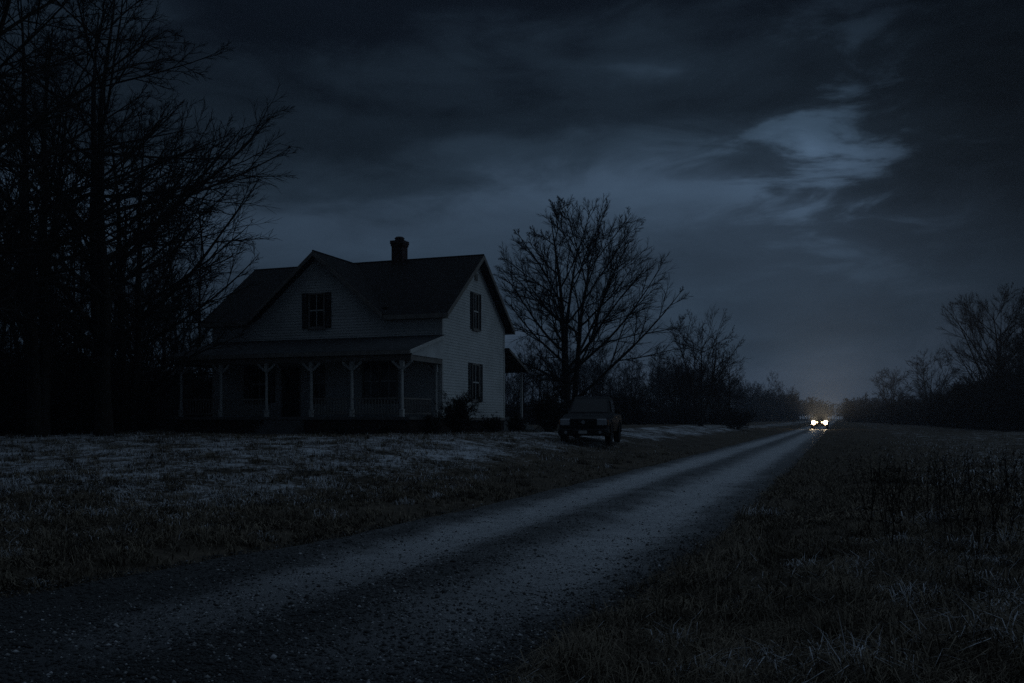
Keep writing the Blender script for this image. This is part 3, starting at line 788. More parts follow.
# back porch lean-to
bp_ = MB(); bx0 = -19.5; BY1 = 45.1
slab(bp_, (bx0, HY1 + .03, 4.95), (HX1 + .25, HY1 + .03, 4.95), (HX1 + .25, BY1 + .1, 3.95), (bx0, BY1 + .1, 3.95), .1)
hp(bp_, 'back_porch_roof', M['roof'])
bp_ = MB(); q = HX1 + .255
bp_.prism([(q, HY1 + .03, 4.93), (q, BY1 + .1, 3.93), (q, BY1 + .1, 3.80), (q, HY1 + .03, 4.80)], (.03, 0, 0)); hp(bp_, 'back_porch_rake', M['trim_old'])
bp_ = MB(); bp_.box(bx0, HX1 - .02, HY1 + .04, BY1, .4, FL); hp(bp_, 'back_porch_floor', M['porch_floor'])
bp_ = MB(); bp_.box(HX1 - .14, HX1 - .03, BY1 - .13, BY1 - .02, FL + .001, 3.9); hp(bp_, 'back_porch_post', M['trim'])
bp_ = MB(); bp_.box(bx0, bx0 + .1, HY1 + .04, BY1, FL + .001, 4.0); bp_.box(bx0 + .102, -17.2, BY1 - .1, BY1 - .02, FL + .001, 3.9); hp(bp_, 'back_porch_screen', M['dark_wood'])
bp_ = MB()
for k in range(4): bp_.box(HX1 - .015 + .28 * k, HX1 + .26 + .28 * k, 43.2, 44.4, .45, FL - .12 - .17 * k)
hp(bp_, 'back_steps', M['porch_floor'])

# ------------------------------------------------------------------ shed left of the house
sx, sy_ = at(138, 45)
sh = empty('garden_shed', (sx, sy_, hz(sx, sy_)), R_(4), 'low dark plank shed with a sagging tin roof between woods and porch', 'shed')
b = MB(); b.box(-2.0, 2.0, -1.4, 1.4, -.3, 2.35); b.prism([(-2.0, -1.4, 2.35), (-2.0, 1.4, 2.35), (-2.0, 1.4, 2.95)], (4.0, 0, 0)); b.build('wall', M['shed'], sh)
b = MB()
for k in range(20): b.box(-2.0 + k * .2 + .01, -2.0 + k * .2 + .185, -1.425, -1.402, -.2, 2.33)
b.build('plank_cladding', M['shed'], sh)
b = MB(); slab(b, (-2.25, -1.75, 2.40), (2.25, -1.75, 2.40), (2.25, 1.65, 3.15), (-2.25, 1.65, 3.15), .06); b.build('roof', M['tin'], sh)
b = MB(); b.box(-.5, .5, -1.46, -1.428, -.1, 1.95); d_ = b.build('door', M['dark_wood'], sh)
b = MB(); b.box(.3, .36, -1.5, -1.462, .9, 1.05); b.build('handle', M['handle'], d_)

# ================================================================== vehicles
def loft(mb, secs):
    """secs: list of (y, [(x,z)...]) rings, all the same count; capped at both ends"""
    for (ya, A), (yb, B) in zip(secs[:-1], secs[1:]):
        n = len(A)
        for i in range(n):
            j = (i + 1) % n
            mb.face([(A[i][0], ya, A[i][1]), (A[j][0], ya, A[j][1]), (B[j][0], yb, B[j][1]), (B[i][0], yb, B[i][1])])
    y0, A = secs[0]; y1, B = secs[-1]
    mb.face([(x, y0, z) for x, z in A[::-1]]); mb.face([(x, y1, z) for x, z in B])
def ring(wb, wm_, wt, zb, zm, zt):
    return [(-wb, zb), (wb, zb), (wm_, zm), (wm_ * .985, (zm + zt) / 2), (wt, zt), (-wt, zt), (-wm_ * .985, (zm + zt) / 2), (-wm_, zm)]
def vehicle(name, label, cat, x, y, rz, lit=False, suv=False):
    """pickup (or long cab) 5.3 m long, nose towards local +Y, wheels on z = 0"""
    v = empty(name, (x, y, road_zh(x, y)), rz, label, cat)
    w = .94
    b = MB()   # lower body from tailgate to nose
    loft(b, [(-2.62, ring(.86, .92, .88, .55, .8, 1.10)), (-2.5, ring(.88, w, .91, .48, .8, 1.12)), (-.9, ring(.88, w, .91, .45, .8, 1.13)),
             (.75, ring(.88, w, .90, .45, .82, 1.12)), (.80, ring(.88, w, .86, .45, .82, 1.14)), (1.7, ring(.88, w, .82, .46, .82, 1.09)), (2.4, ring(.87, .93, .78, .48, .80, 1.02)), (2.58, ring(.80, .86, .74, .52, .76, .94))])
    body = b.build('body', M['truck'], v, bevel=.035)
    # cab: pillars and roof
    yb_ = -2.3 if suv else -.95
    c = MB()
    loft(c, [(yb_ - .05, [(-.84, 1.10), (.84, 1.10), (.70, 1.68), (-.70, 1.68)]), (yb_ + .18, [(-.86, 1.10), (.86, 1.10), (.69, 1.76), (-.69, 1.76)]), (-.05, [(-.86, 1.10), (.86, 1.10), (.67, 1.80), (-.67, 1.80)]), (.18, [(-.86, 1.10), (.86, 1.10), (.65, 1.74), (-.65, 1.74)]), (.93, [(-.84, 1.09), (.84, 1.09), (.80, 1.13), (-.80, 1.13)])])
    c.build('cab', M['truck'], v, bevel=.04)
    # windshield: just proud of the sloping face
    def on_slope(t, sx): # t 0 at top, 1 at hood
        yy = .18 + (.93 - .18) * t; zz = 1.74 + (1.13 - 1.74) * t; hw = .65 + (.80 - .65) * t
        return Vector((hw * sx, yy, zz))
    nrm = Vector((0, .61, .75)).normalized()
    g = MB(); q = [on_slope(.10, -.9) + nrm * .008, on_slope(.10, .9) + nrm * .008, on_slope(.9, .9) + nrm * .008, on_slope(.9, -.9) + nrm * .008]
    g.prism(q, nrm * .006); g.build('windshield', M['tinted'], v)
    for s in (-1, 1):
        g = MB(); P = lambda yy, zz: Vector((s * (.86 - (zz - 1.10) * (.86 - .68) / .66 + .006), yy, zz))
        g.prism([P(.62, 1.20), P(.16, 1.62), P(yb_ + .25, 1.66), P(yb_ + .15, 1.20)], (s * .008, 0, 0)); g.build('side_window', M['glass'], v)
        g = MB(); g.box(min(s * .93, s * 1.14), max(s * .93, s * 1.14), .50, .60, 1.14, 1.32); g.build('side_mirror', M['black'], v, bevel=.03)
        g = MB(); g.box(s * .925 - .022, s * .925 + .022, -.2, -.05, .98, 1.02); g.build('door_handle', M['chrome'], v)
    # bed opening
    if not suv:
        g = MB(); g.box(-.78, .78, -2.5, -1.08, 1.125, 1.14); g.build('bed_cover', M['black'], v)
    g = MB(); g.box(-.50, .50, 2.50, 2.605, .66, .92)
    for k in range(4): g.box(-.47, .47, 2.605, 2.622, .69 + k * .058, .71 + k * .058)
    g.build('grille', M['black'], v)
    em = MB(); em.tube((0, 2.61, .83), (0, 2.64, .83), .07, n=14); em.build('emblem', M['chrome'], v)
    g = MB(); loft(g, [(2.42, ring(.90, .95, .92, .34, .46, .60)), (2.62, ring(.88, .93, .90, .34, .46, .60)), (2.72, ring(.74, .78, .74, .37, .46, .57))]); g.build('bumper', M['black'], v, bevel=.02)
    g = MB(); loft(g, [(-2.72, ring(.86, .9, .88, .44, .5, .58)), (-2.58, ring(.88, .92, .9, .44, .5, .58))]); g.build('rear_bumper', M['black'], v)
    g = MB(); g.box(-.155, .155, 2.722, 2.735, .42, .53); g.build('licence_plate', M['plate'], v)
    lamp_m = emis('lit_headlight', (1.0, .78, .48), 34) if lit else M['lens']
    for s in (-1, 1):
        a, b_ = sorted((s * .48, s * .84))
        g = MB(); z0_ = .62 if lit else .71; g.prism([(a, 2.45, z0_), (b_, 2.45, z0_), (b_, 2.45, .94), (a, 2.45, .94)], (0, .18 if lit else .155, 0)); h = g.build('headlight', lamp_m, v, bevel=.02)
        if lit:
            g2 = MB(); g2.tube((s * .66, 2.631, .80), (s * .66, 2.64, .80), .135, n=18); g2.build('bulb', emis('lit_bulb', (1.0, .80, .52), 60), h)
        g = MB(); c2, d2 = sorted((s * .835, s * .90)); g.box(c2, d2, 2.36, 2.52, .72, .90); g.build('turn_signal', M['amber'] if not lit else M['black'], v)
        g = MB(); g.tube((s * .62, 2.66, .47), (s * .62, 2.725, .47), .055, n=12); g.build('fog_lamp', emis('lit_fog_lamp', (1.0, .70, .38), 2) if lit else M['lens'], v)
        if lit:
            g = MB(); g.tube((s * .27, 2.60, .80), (s * .27, 2.70, .80), .085, n=14); g.build('driving_lamp', emis('lit_driving_lamp', (1.0, .72, .40), 7), v)
        for yy in (1.62, -1.62):
            wf = MB(); pts_ = [( .39 * math.cos(a_), .39 * math.sin(a_)) for a_ in np.linspace(0, 2 * math.pi, 28, endpoint=False)]
            x0 = s * .70; dx = s * .245
            prof = [(0, .32), (.02, .385), (.05, .395), (.195, .395), (.225, .385), (.245, .32), (.245, .24)]
            for (o0, r0), (o1, r1) in zip(prof[:-1], prof[1:]):
                for k in range(28):
                    a0 = 2 * math.pi * k / 28; a1 = 2 * math.pi * (k + 1) / 28
                    wf.face([(x0 + s * o0, yy + r0 * math.cos(a0), .395 + r0 * math.sin(a0)), (x0 + s * o0, yy + r0 * math.cos(a1), .395 + r0 * math.sin(a1)), (x0 + s * o1, yy + r1 * math.cos(a1), .395 + r1 * math.sin(a1)), (x0 + s * o1, yy + r1 * math.cos(a0), .395 + r1 * math.sin(a0))])
            wo = wf.build('wheel', M['tyre'], v)
            rm_ = MB(); rm_.tube((x0, yy, .395), (x0 + s * .21, yy, .395), .245, n=24)
            for k in range(6):
                a0 = k * math.pi / 3; c_, s_ = math.cos(a0), math.sin(a0)
                rm_.tube((x0 + s * .215, yy + .05 * c_, .395 + .05 * s_), (x0 + s * .22, yy + .23 * c_, .395 + .23 * s_), .03, .025, n=6)
            rm_.build('rim', M['rim'], wo)
            # wheel-arch flare
            fl = MB(); N_ = 14
            for k in range(N_):
                a0 = math.pi * k / N_; a1 = math.pi * (k + 1) / N_
                def pp(r, a_, xo): return (s * xo, yy + r * math.cos(a_), .40 + r * math.sin(a_))
                fl.face([pp(.44, a0, .965), pp(.44, a1, .965), pp(.52, a1, .962), pp(.52, a0, .962)])
                fl.face([pp(.44, a0, .965), pp(.44, a1, .965), pp(.44, a1, .82), pp(.44, a0, .82)])
                fl.face([pp(.39, a0, .9445), pp(.39, a1, .9445), pp(.01, a1, .9445), pp(.01, a0, .9445)]) if False else None
            fl.build('wheel_arch', M['black'], v)
    if lit:
        for s in (-1, 1):  # added spots, tilted upward so the haze glows and road and pickup stay unlit
            L = bpy.data.lights.new('headlight_halo', 'SPOT'); L.energy = LAMP_W; L.color = (1.0, .80, .52); L.spot_size = R_(60); L.spot_blend = 1.0; L.shadow_soft_size = .08; L.specular_factor = .3
            lo = bpy.data.objects.new('headlight_halo', L); COL.objects.link(lo); lo.parent = v; lo.location = (s * .67, 2.72, .80)
            dv = Vector((-math.sin(R_(8)), math.cos(R_(8)), math.tan(R_(28)))); lo.rotation_euler = (-dv).to_track_quat('Z', 'Y').to_euler()
    return v
LAMP_W = 3200
def road_zh(x, y):
    if road_l(y) + .3 < x < road_r(y) - .3: return float(road_z(np.array([x]), np.array([y]))[0])
    return hz(x, y)
tx, ty = at(592, 37.5)
vehicle('pickup_truck', 'dark pickup truck parked unlit on the yard edge under the broad bare tree', 'truck', tx, ty, R_(180 + 8))
ax_, ay_ = at(820, 122)
oc = vehicle('approaching_car', 'distant car with blazing headlights coming up the gravel road', 'car', ax_, ay_, R_(180), lit=True, suv=True)
oc.scale = (1.16, 1.16, 1.16)
bpy.data.objects['pickup_truck'].scale = (1.07, 1.07, 1.09)

# ================================================================== trees as things
x, y = at(570, 50.5); tree_obj('bare_tree', broad, x, y, R_(20), 1.03, sz=.98, label= 'broad spreading bare tree standing right of the farmhouse behind the pickup')
x, y = at(701, 82); tree_obj('bare_tree', roundt[0], x, y, R_(70), .90, 'small round crowned bare tree before the hazy wood right of the broad tree')
x, y = at(104, 33); tree_obj('bare_tree', giant, x, y, R_(120), 1.04, sz=.96, label= 'huge bare tree at the wood edge with long arms towards the farmhouse roof')
x, y = at(128, 37); tree_obj('bare_tree', giant, x, y, R_(20), .78, 'tall bare tree between the huge long armed tree and the garden shed')
x, y = at(38, 32); tree_obj('bare_tree', giant, x, y, R_(70), .92, 'thick bare tree at the far left edge of the picture in the dark wood')
x, y = at(-95, 17); tree_obj('bare_tree', giant, x, y, R_(310), .74, 'overhanging bare tree whose twigs enter at the top left corner')
rnd = random.Random(5)
lab_l = 'slender bare tree among many in the dark wood left of the farmhouse'
k = 0
for (pa, pb, da, db, n) in ((-40, 235, 36, 62, 28), (-30, 300, 62, 95, 28)):
    for i in range(n):
        px = pa + (pb - pa) * (i + rnd.uniform(.05, .95)) / n; d = rnd.uniform(da, db)
        x, y = at(px, d)
        if -29.5 < x < -14 and 29 < y < 47: continue
        if abs(x - sx) < 3.2 and abs(y - sy_) < 2.6: continue
        m = slender[k % 3] if k % 5 else roundt[k % 3]; k += 1
        tree_obj('bare_tree', m, x, y, rnd.uniform(0, 6.28), rnd.uniform(.62, 1.0), lab_l, group='trees of the wood left of the farmhouse')
lab_b = 'bare tree in the dim wood line behind the farmhouse and pickup'
for i in range(40):
    px = 505 + (735 - 505) * (i + rnd.uniform(0, 1)) / 40
    d = rnd.uniform(95, 150)
    x, y = at(px, d)
    tree_obj('bare_tree', (roundt + slender)[i % 6], x, y, rnd.uniform(0, 6.28), rnd.uniform(.60, .80) * (1.0 if px < 640 else .78), lab_b, group='trees of the wood line behind the pickup')
lab_r = 'bare tree in the hazy wood line left of the approaching headlights'
for i in range(44):
    t = (i + rnd.uniform(0, 1)) / 44
    px = 655 + 140 * t; d = 150 + 200 * t + rnd.uniform(-12, 25)
    x, y = at(px, d)
    tree_obj('bare_tree', (roundt + slender)[(i * 5) % 6], x, y, rnd.uniform(0, 6.28), rnd.uniform(.82, 1.12), lab_r, group='trees of the far wood line left of the road')
x, y = at(1003, 95); tree_obj('bare_tree', broad, x, y, R_(120), 1.18, 'tall bare tree on the right edge rising above the dark wood')
x, y = at(932, 150); tree_obj('bare_tree', roundt[1], x, y, R_(10), 1.10, 'round topped bare tree in the middle of the right wood line')
x, y = at(892, 178); tree_obj('bare_tree', roundt[2], x, y, R_(10), 1.0, 'round topped bare tree at the left end of the right wood line')
lab_g = 'bare tree in the dark wood line right of the road'
for i in range(78):
    t = (i + rnd.uniform(0, 1)) / 78
    px = 1250 - 400 * t ** .6
    d = 88 + 225 * t ** 3 + rnd.uniform(4, 26)
    x, y = at(px, d)
    tree_obj('bare_tree', (roundt + slender)[(i * 5) % 6], x, y, rnd.uniform(0, 6.28), rnd.uniform(.62, .92) * (.68 if px < 990 else 1.0), lab_g, group='trees of the wood line right of the road')

# far wood closing the valley: one mass
def low_tree(seed):
    (tv, tf), (cv, cf) = make_tree(seed, 12, .22, [
        dict(n=14, abs=.36, a0=30, a1=65, t0=.15, t1=.96, segs=4, sides=3, wander=.1, trop=.05, rr=.6, tip=.05, taper=.5),
        dict(n=7, len=.45, a0=25, a1=60, t0=.15, segs=3, sides=3, wander=.12, trop=.02, rr=.7, tip=.045, taper=.4),
        dict(n=5, len=.5, a0=25, a1=60, t0=.1, segs=2, sides=3, wander=.12, trop=.0, rr=.7, tip=.04, taper=.3)], segs0=5)
    return merge([(tv, tf), (cv, cf)])
lows = [low_tree(80 + i) for i in range(3)]
def mass(name, places, kind='stuff'):
    parts = []
    for (x, y, s, rz, k) in places:
        v_, f_ = lows[k % 3]; c_, s_ = math.cos(rz), math.sin(rz)
        vv = np.stack([(v_[:, 0] * c_ - v_[:, 1] * s_) * s + x, (v_[:, 0] * s_ + v_[:, 1] * c_) * s + y, v_[:, 2] * s + height(np.array([x]), np.array([y]))[0]], 1)
        parts.append((vv, f_))
    vv, ff = merge(parts)
    return tag(link(name, np_mesh(name, vv, [ff], [M['twig']])), kind=kind)
pl = []
for i in range(280):
    px = 735 + 180 * rnd.random(); d = rnd.uniform(430, 640); x, y = at(px, d)
    if -12 < x < 3 and d < 520: continue
    pl.append((x, y, rnd.uniform(.75, 1.15), rnd.uniform(0, 6.28), i))
tag(mass('far_woods', pl), 'hazy far wood closing the valley beyond the headlights', 'woods')

# brush under the woods: a tangle nobody could count
def brush(name, places, label, m='twig'):
    protos = [make_bush(200 + i, 1.5, 12, 5)[0] for i in range(3)]
    parts = []
    for (x, y, s, rz, k) in places:
        v_, f_ = protos[k % 3]; c_, s_ = math.cos(rz), math.sin(rz)
        vv = np.stack([(v_[:, 0] * c_ - v_[:, 1] * s_) * s * 1.5 + x, (v_[:, 0] * s_ + v_[:, 1] * c_) * s * 1.5 + y, v_[:, 2] * s], 1)
        vv[:, 2] += float(height(np.array([x]), np.array([y]))[0])
        parts.append((vv, f_))
    vv, ff = merge(parts)
    return tag(link(name, np_mesh(name, vv, [ff], [M[m]])), label, 'undergrowth', kind='stuff')
pl = []
for i in range(190):
    px = -40 + 230 * rnd.random(); d = rnd.uniform(34, 80); x, y = at(px, d)
    if abs(x - sx) < 3.4 and abs(y - sy_) < 2.8: continue
    if -30 < x < -14 and 28 < y < 48: continue
    pl.append((x, y, rnd.uniform(.8, 1.7 if px > 105 else 2.8), rnd.uniform(0, 6.28), i))
for i in range(16):
    x, y = at(rnd.uniform(180, 228), rnd.uniform(49, 64)); pl.append((x, y, rnd.uniform(1.6, 2.6), rnd.uniform(0, 6.28), i))
brush('undergrowth', pl, 'tangled dark brush on the floor of the left wood')
pl = []
for i in range(120):
    px = 505 + 240 * rnd.random(); d = rnd.uniform(85, 150); x, y = at(px, d)
    pl.append((x, y, rnd.uniform(.9, 2.2) * (1.0 if px < 640 else .6), rnd.uniform(0, 6.28), i))
for i in range(270):
    t = rnd.random(); px = 1250 - 400 * t ** .6; d = 86 + 225 * t ** 3 + rnd.uniform(0, 22); x, y = at(px, d); pl.append((x, y, rnd.uniform(1.6, 4.6) * (.72 if px < 965 else 1.0), rnd.uniform(0, 6.28), i))
for i in range(90):
    t = rnd.random(); px = 655 + 140 * t; d = 148 + 200 * t; x, y = at(px, d); pl.append((x, y, rnd.uniform(1.2, 3.4), rnd.uniform(0, 6.28), i))
brush('undergrowth', pl, 'dark brush along the feet of the distant wood lines')

# bushes by the house
def bush_obj(px, d, H, seed, label, leaves=0, group=None):
    x, y = at(px, d); (v_, f_), ends = make_bush(seed, H, 26 if leaves else 20, 7)
    e = empty('bush', (x, y, hz(x, y)), 0, label, 'bush', group)
    link('branches', np_mesh('bush_branches', v_, [f_], [M['twig']]), e)
    if leaves:
        rng = np.random.default_rng(seed)
        c = ends[:, -1]; c = c[rng.integers(0, len(c), leaves)]
        lv, lf = leaf_cards(rng, c, .05, .06); link('foliage', np_mesh('bush_foliage', lv, [lf], [M['leaf']]), e)
    return e
bush_obj(458, 36.6, 1.5, 301, 'bare round bush against the white gable wall under its lower window', 700)
bush_obj(432, 35.2, .62, 302, 'low bush at the right end of the porch', 500)
bush_obj(492, 38.6, .66, 303, 'low bush at the foot of the white gable wall near its back corner', 500)
bush_obj(516, 41.5, .75, 304, 'low bush in front of the back porch', 700)
bush_obj(548, 42.5, 1.7, 305, 'tall dark bush just left of the parked pickup', 3000)
bush_obj(385, 34.6, .5, 306, 'small bush in front of the porch skirt right of the steps', 500)
bush_obj(340, 35.2, .42, 307, 'smallest bush in front of the middle of the porch', 400)

# ================================================================== grass, gravel, weeds
rng = np.random.default_rng(77)
def blades(name, x, y, length, width, seed, mats, midx, lean=.6, label=None, z=None):
    r = np.random.default_rng(seed); n = len(x)
    zz = height(x, y) if z is None else z
    az = r.uniform(0, 6.28, n); ln = np.abs(r.normal(lean, .35, n)); 
    dx, dy = np.cos(az), np.sin(az); px, py = -dy, dx
    L = length; w = width
    P0 = np.stack([x, y, zz - .01], 1)
    up = np.array([0, 0, 1.0])
    H = np.stack([dx, dy, np.zeros(n)], 1)
    c1 = np.cos(ln * .5)[:, None]; s1 = np.sin(ln * .5)[:, None]; c2 = np.cos(np.minimum(ln * 1.6, 1.9))[:, None]; s2 = np.sin(np.minimum(ln * 1.6, 1.9))[:, None]
    P1 = P0 + (up * c1 + H * s1) * (L * .5)[:, None]
    P2 = P1 + (up * c2 + H * s2) * (L * .5)[:, None]
    S = np.stack([px, py, np.zeros(n)], 1) * w[:, None]
    v = np.stack([P0 - S, P0 + S, P1 + S * .8, P1 - S * .8, P2], 1).reshape(-1, 3)
    b = np.arange(n)[:, None] * 5
    q = b + np.array([[0, 1, 2, 3]]); t = b + np.array([[3, 2, 4]])
    me = np_mesh(name, v, [q, t], mats, np.concatenate([midx, midx]))
    return tag(link(name, me), label, 'grass' if label else None, kind='stuff')
M['grass'] = mat('dead_grass', (.25, .207, .15), .85, .15, noise=(1.2, .55, 1.5))
M['grass_dark'] = mat('brown_grass', (.095, .076, .056), .9, .1, noise=(1.2, .6, 1.4))
M['grass_frost'] = mat('frosted_grass', (.58, .59, .61), .8, .2, noise=(2, .7, 1.3))
def scatter(n, f, seed):
    r = np.random.default_rng(seed); px, d = f(r, n); X = d * (-math.sin(math.atan(328 / 900))) * 0
    p = np.stack([CF.x * d + CR.x * (px - 512) / 900 * d, CF.y * d + CR.y * (px - 512) / 900 * d], 1)
    return p[:, 0], p[:, 1], r
def grass_field(name, n, f, seed, Lr, wr, label, clump=.5, lean=.6, frost_bias=0.0, keep=None):
    x, y, r = scatter(n, f, seed)
    # gather into tufts
    k = r.uniform(0, 1, n) < clump
    x = np.where(k, x + (np.round(x / .33) * .33 + (vnoise(np.round(x / .33) * 3.1, np.round(y / .33) * 2.7, 4) - .5) * .5 - x) * .75, x)
    y = np.where(k, y + (np.round(y / .33) * .33 + (vnoise(np.round(x / .33) * 2.3, np.round(y / .33) * 4.1, 8) - .5) * .5 - y) * .75, y)
    l = road_l(y); rr = road_r(y)
    ok = (x < l + .12 * r.normal(0, 1, n)) | (x > rr - .12 * r.normal(0, 1, n))
    dens = fbm(x * .6, y * .6, 3, 55)
    ok &= r.uniform(0, 1, n) < sstep(.25, .62, dens) * .9 + .12
    if keep is not None: ok &= keep(x, y)
    x, y = x[ok], y[ok]; n = len(x)
    fr = frost_amount(x, y) + frost_bias
    u = r.uniform(0, 1, n)
    m = np.where(u < fr * .75 * sstep(.35, .6, fbm(x * 1.1, y * 1.1, 3, 91)), 2, np.where(r.uniform(0, 1, n) < .45, 0, 1))
    big = .6 + .9 * fbm(x * .5, y * .5, 2, 66)
    L = r.uniform(*Lr, n) * big; w = r.uniform(*wr, n)
    return blades(name, x, y, L, w, seed + 1, [M['grass'], M['grass_dark'], M['grass_frost']], m, lean, label)
def not_house(x, y): return ~((x > -28.2) & (x < -15.2) & (y > 31.0) & (y < 46))
grass_field('verge_grass', 185000, lambda r, n: (r.uniform(430, 1200, n), 4.3 / (1 - r.uniform(0, .85, n))), 501, (.10, .26), (.0020, .0042), 'matted dead grass on the verge right of the road', .45, 1.75)
grass_field('field_grass', 85000, lambda r, n: (r.uniform(740, 1350, n), 12 / (1 - r.uniform(0, .86, n))), 502, (.14, .32), (.005, .011), 'rough dead grass in the field right of the road', .5, 1.7)
grass_field('yard_grass', 230000, lambda r, n: (r.uniform(-130, 700, n), 6.2 / (1 - r.uniform(0, .86, n))), 503, (.08, .20), (.004, .009), 'short frosted grass on the yard before the farmhouse', .55, 1.15, keep=not_house)

M['straw'] = mat('pale_straw', (.20, .17, .13), .85, .15, noise=(1.5, .6, 1.3))
def straw(n, seed):
    r = np.random.default_rng(seed); px = r.uniform(430, 1200, n); d = 4.3 / (1 - r.uniform(0, .74, n))
    x = CF.x * d + CR.x * (px - 512) / 900 * d; y = CF.y * d + CR.y * (px - 512) / 900 * d
    ok = (x > road_r(y) + .15) & (r.uniform(0, 1, n) < sstep(.45, .68, fbm(x * .8, y * .8, 4, 123)))
    x, y = x[ok], y[ok]; n = len(x)
    m = np.where(r.uniform(0, 1, n) < .22 + frost_amount(x, y) * .6, 1, 0)
    return blades('straw', x, y, r.uniform(.14, .40, n), r.uniform(.0014, .0028, n), seed + 1, [M['straw'], M['grass_frost']], m, 2.7, 'long pale straw lying tangled over the dead grass', z=height(x, y) + r.uniform(.02, .10, n))
straw(9000, 541)

def tufts(name, k, per, area, seed, Lr, label, side):
    r = np.random.default_rng(seed); px, d = area(r, k)
    cx_ = CF.x * d + CR.x * (px - 512) / 900 * d; cy_ = CF.y * d + CR.y * (px - 512) / 900 * d
    ok = (cx_ > road_r(cy_) + .25) if side > 0 else ((cx_ < road_l(cy_) - .25) & not_house(cx_, cy_))
    cx_, cy_ = cx_[ok], cy_[ok]; k = len(cx_)
    sz = r.uniform(.5, 1.4, k); tone = r.choice(3, k, p=[.42, .50, .08] if side > 0 else [.42, .38, .20])
    i = np.repeat(np.arange(k), per); n = len(i)
    x = cx_[i] + r.normal(0, .075, n) * sz[i]; y = cy_[i] + r.normal(0, .075, n) * sz[i]
    m = np.where(r.uniform(0, 1, n) < .6, tone[i], r.choice(2, n))
    return blades(name, x, y, r.uniform(*Lr, n) * sz[i], r.uniform(.0018, .0036, n) * (1 + d[ok][i] / 25), seed + 1, [M['grass'], M['grass_dark'], M['grass_frost']], m, 1.2, label)
tufts('tussocks', 700, 85, lambda r, k: (r.uniform(430, 1200, k), 4.4 / (1 - r.uniform(0, .80, k))), 571, (.14, .36), 'bent tussocks of dead grass on the right verge', 1)
tufts('tussocks', 900, 60, lambda r, k: (r.uniform(-130, 720, k), 7.5 / (1 - r.uniform(0, .80, k))), 581, (.12, .30), 'bent tussocks of dead grass scattered over the yard', -1)

# loose stones on the road
def stones(n, seed):
    r = np.random.default_rng(seed)
    px = r.uniform(-40, 860, n); d = 4.2 / (1 - r.uniform(0, .86, n))
    x = CF.x * d + CR.x * (px - 512) / 900 * d; y = CF.y * d + CR.y * (px - 512) / 900 * d
    ok = (x > road_l(y) - .15) & (x < road_r(y) + .25) & (r.uniform(0, 1, n) > .5 * track_amount(x, y))
    x, y = x[ok], y[ok]; n = len(x)
    s = r.gamma(1.7, .0028, n) + .0035
    base = np.array([[1, 0, 0], [-1, 0, 0], [0, 1, 0], [0, -1, 0], [0, 0, 1], [0, 0, -1], [.66, .66, .5], [-.66, .6, -.4]])[:6]
    v = base[None] * r.uniform(.6, 1.25, (n, 6, 3)) * s[:, None, None] * np.array([1.15, 1.0, .75])
    a = r.uniform(0, 6.28, n); c_, s_ = np.cos(a)[:, None], np.sin(a)[:, None]
    v = np.stack([v[..., 0] * c_ - v[..., 1] * s_, v[..., 0] * s_ + v[..., 1] * c_, v[..., 2]], -1)
    z = np.maximum(road_z(x, y), height(x, y) - .0)
    v = v + np.stack([x, y, z + s * .2], 1)[:, None]
    F = np.array([[0, 2, 4], [2, 1, 4], [1, 3, 4], [3, 0, 4], [2, 0, 5], [1, 2, 5], [3, 1, 5], [0, 3, 5]])
    f = (np.arange(n)[:, None, None] * 6 + F[None]).reshape(-1, 3)
    tk = track_amount(x, y) * sstep(3.4, 9.0, y)  # stones follow the painted foreground dimming: darker close to the camera
    mi = np.repeat(np.where(r.uniform(0, 1, n) < .9 * tk, r.choice([1, 2, 3], n, p=[.15, .45, .40]), r.choice(4, n, p=[.56, .38, .05, .01])), 8)
    ms = [mat('dark_stone', (.055, .055, .055), .75, .3), mat('grey_stone', (.08, .08, .08), .75, .3), mat('pale_stone', (.30, .30, .30), .7, .3), mat('frosted_stone', (.50, .50, .51), .7, .3)]
    return tag(link('gravel', np_mesh('gravel', v.reshape(-1, 3), [f], ms, mi)), 'loose gravel stones lying on the road', 'gravel', kind='stuff')
stones(110000, 601)

# tall dead weeds on the right verge: each plant a thing
def make_weed(seed, H, n0):
    r = np.random.default_rng(seed)
    az = r.uniform(0, 6.28, n0); sp = r.uniform(.02, .30, n0)
    d = np.stack([np.cos(az) * sp, np.sin(az) * sp, np.ones(n0)], 1)
    p = np.stack([r.normal(0, .09, n0), r.normal(0, .09, n0), np.full(n0, -.05)], 1)
    pts = polylines(r, p, d, H * r.uniform(.55, 1.0, n0), 7, .05, .0)
    rad = (.0048 * (1 - .55 * np.linspace(0, 1, 8)))[None] * np.ones((n0, 1)); stem = [tubes(pts, rad, 4)]
    N, S1, _ = pts.shape; n = 6
    k = r.integers(3, S1 - 1, (N, n)); ar = np.arange(N)[:, None]
    P = pts[ar, k].reshape(-1, 3); D = (pts[ar, k + 1] - pts[ar, k]).reshape(-1, 3); D /= np.linalg.norm(D, axis=1, keepdims=True)
    q = polylines(r, P, D + r.normal(0, .55, P.shape), H * r.uniform(.08, .22, len(P)), 3, .1, .06)
    stem.append(tubes(q, (.0022 * np.ones(4))[None] * np.ones((len(P), 1)), 3))
    tips = np.concatenate([q[:, -1], pts[:, -1], pts[:, -2]])
    heads = leaf_cards(r, np.repeat(tips, 4, axis=0), .011, .012)
    leaves = leaf_cards(r, pts[:, 2:4].reshape(-1, 3), .030, .02)
    return merge(stem), merge([heads, leaves])
weeds = []
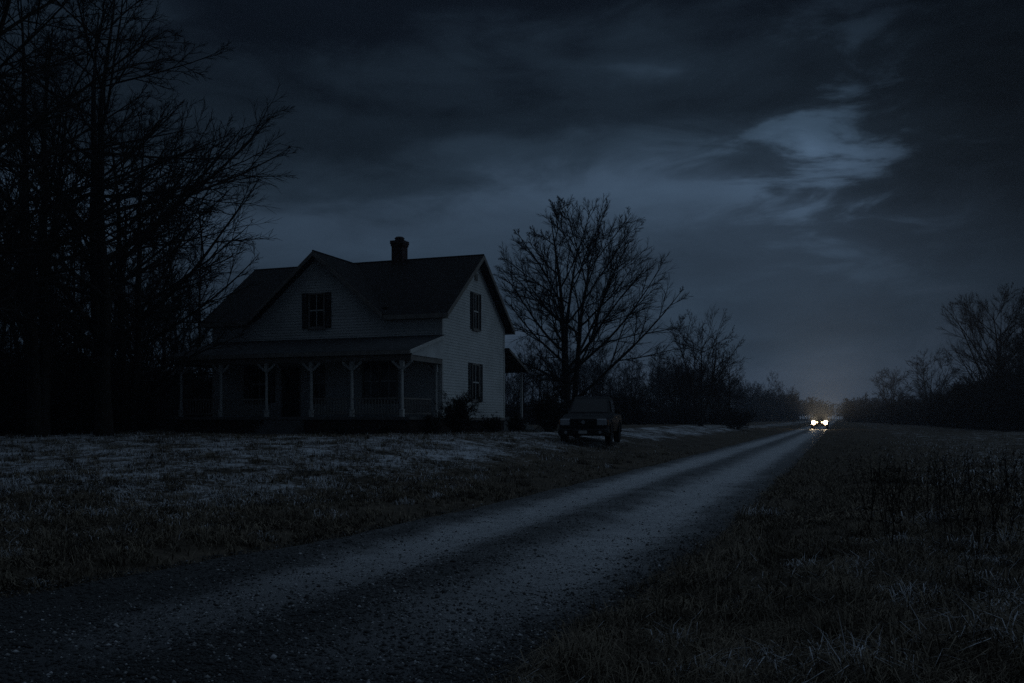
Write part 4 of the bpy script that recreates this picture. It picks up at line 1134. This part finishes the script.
for i in range(4):
    (sv, sf_), (lv, lf) = make_weed(700 + i, 1.02, 5 + i % 2)
    weeds.append((np_mesh('weed_stems', sv, [sf_], [M['stalk']]), np_mesh('weed_heads', lv, [lf], [M['stalk']])))
wspots = [(878, 10.5, 1.0), (893, 9.4, 1.12), (908, 11.2, .95), (921, 9.9, 1.05), (938, 10.8, 1.15), (945, 12.5, 1.0), (870, 14, 1.0), (899, 15, .9), (930, 16.5, 1.0), (962, 14, 1.0),
          (958, 9.2, .9), (974, 10.2, 1.1), (986, 8.8, .95), (998, 9.8, 1.15), (1010, 8.9, 1.1), (1020, 10.4, 1.2), (990, 13, 1.1), (1014, 14, 1.1), (885, 19, .95), (915, 21, .9), (968, 19, 1.0), (1004, 18, 1.1)]
wspots = [w for k, w in enumerate(wspots) if k % 4 != 3]
for i, (px, d, s) in enumerate(wspots):
    s *= rnd.uniform(.78, 1.18)
    x, y = at(px, d)
    e = empty('dead_weed', (x, y, hz(x, y)), rnd.uniform(0, 6.28), 'dead brown weed with branching stalks standing on the right verge', 'weed', 'dead weeds on the right verge')
    e.scale = (s, s, s * rnd.uniform(.85, 1.05))
    a, b = weeds[i % 4]; link('stems', a, e); link('foliage', b, e)
x, y = at(982, 6.0)
(sv, sf_), (lv, lf) = make_weed(720, 1.0, 2)
e = empty('dead_weed', (x, y, hz(x, y)), 0, 'single thin stalk nearest the camera at lower right', 'weed'); e.scale = (.8, .8, .8)
link('stems', np_mesh('weed_stems', sv, [sf_], [M['stalk']]), e); link('foliage', np_mesh('weed_heads', lv, [lf], [M['stalk']]), e)

# ------------------------------------------------------------------ dusk haze
HAZE = .0008
hb = MB(); hb.box(-1200, 1200, -1190, 1220, -2.0, 32)
hm = bpy.data.materials.new('haze'); hm.use_nodes = True
t = hm.node_tree; t.nodes.clear()
pv = t.nodes.new('ShaderNodeVolumePrincipled'); pv.inputs['Color'].default_value = (.82, .88, 1.0, 1); pv.inputs['Density'].default_value = HAZE; pv.inputs['Anisotropy'].default_value = .65
om = t.nodes.new('ShaderNodeOutputMaterial'); t.links.new(pv.outputs[0], om.inputs['Volume'])
tag(hb.build('haze', hm), kind='stuff')
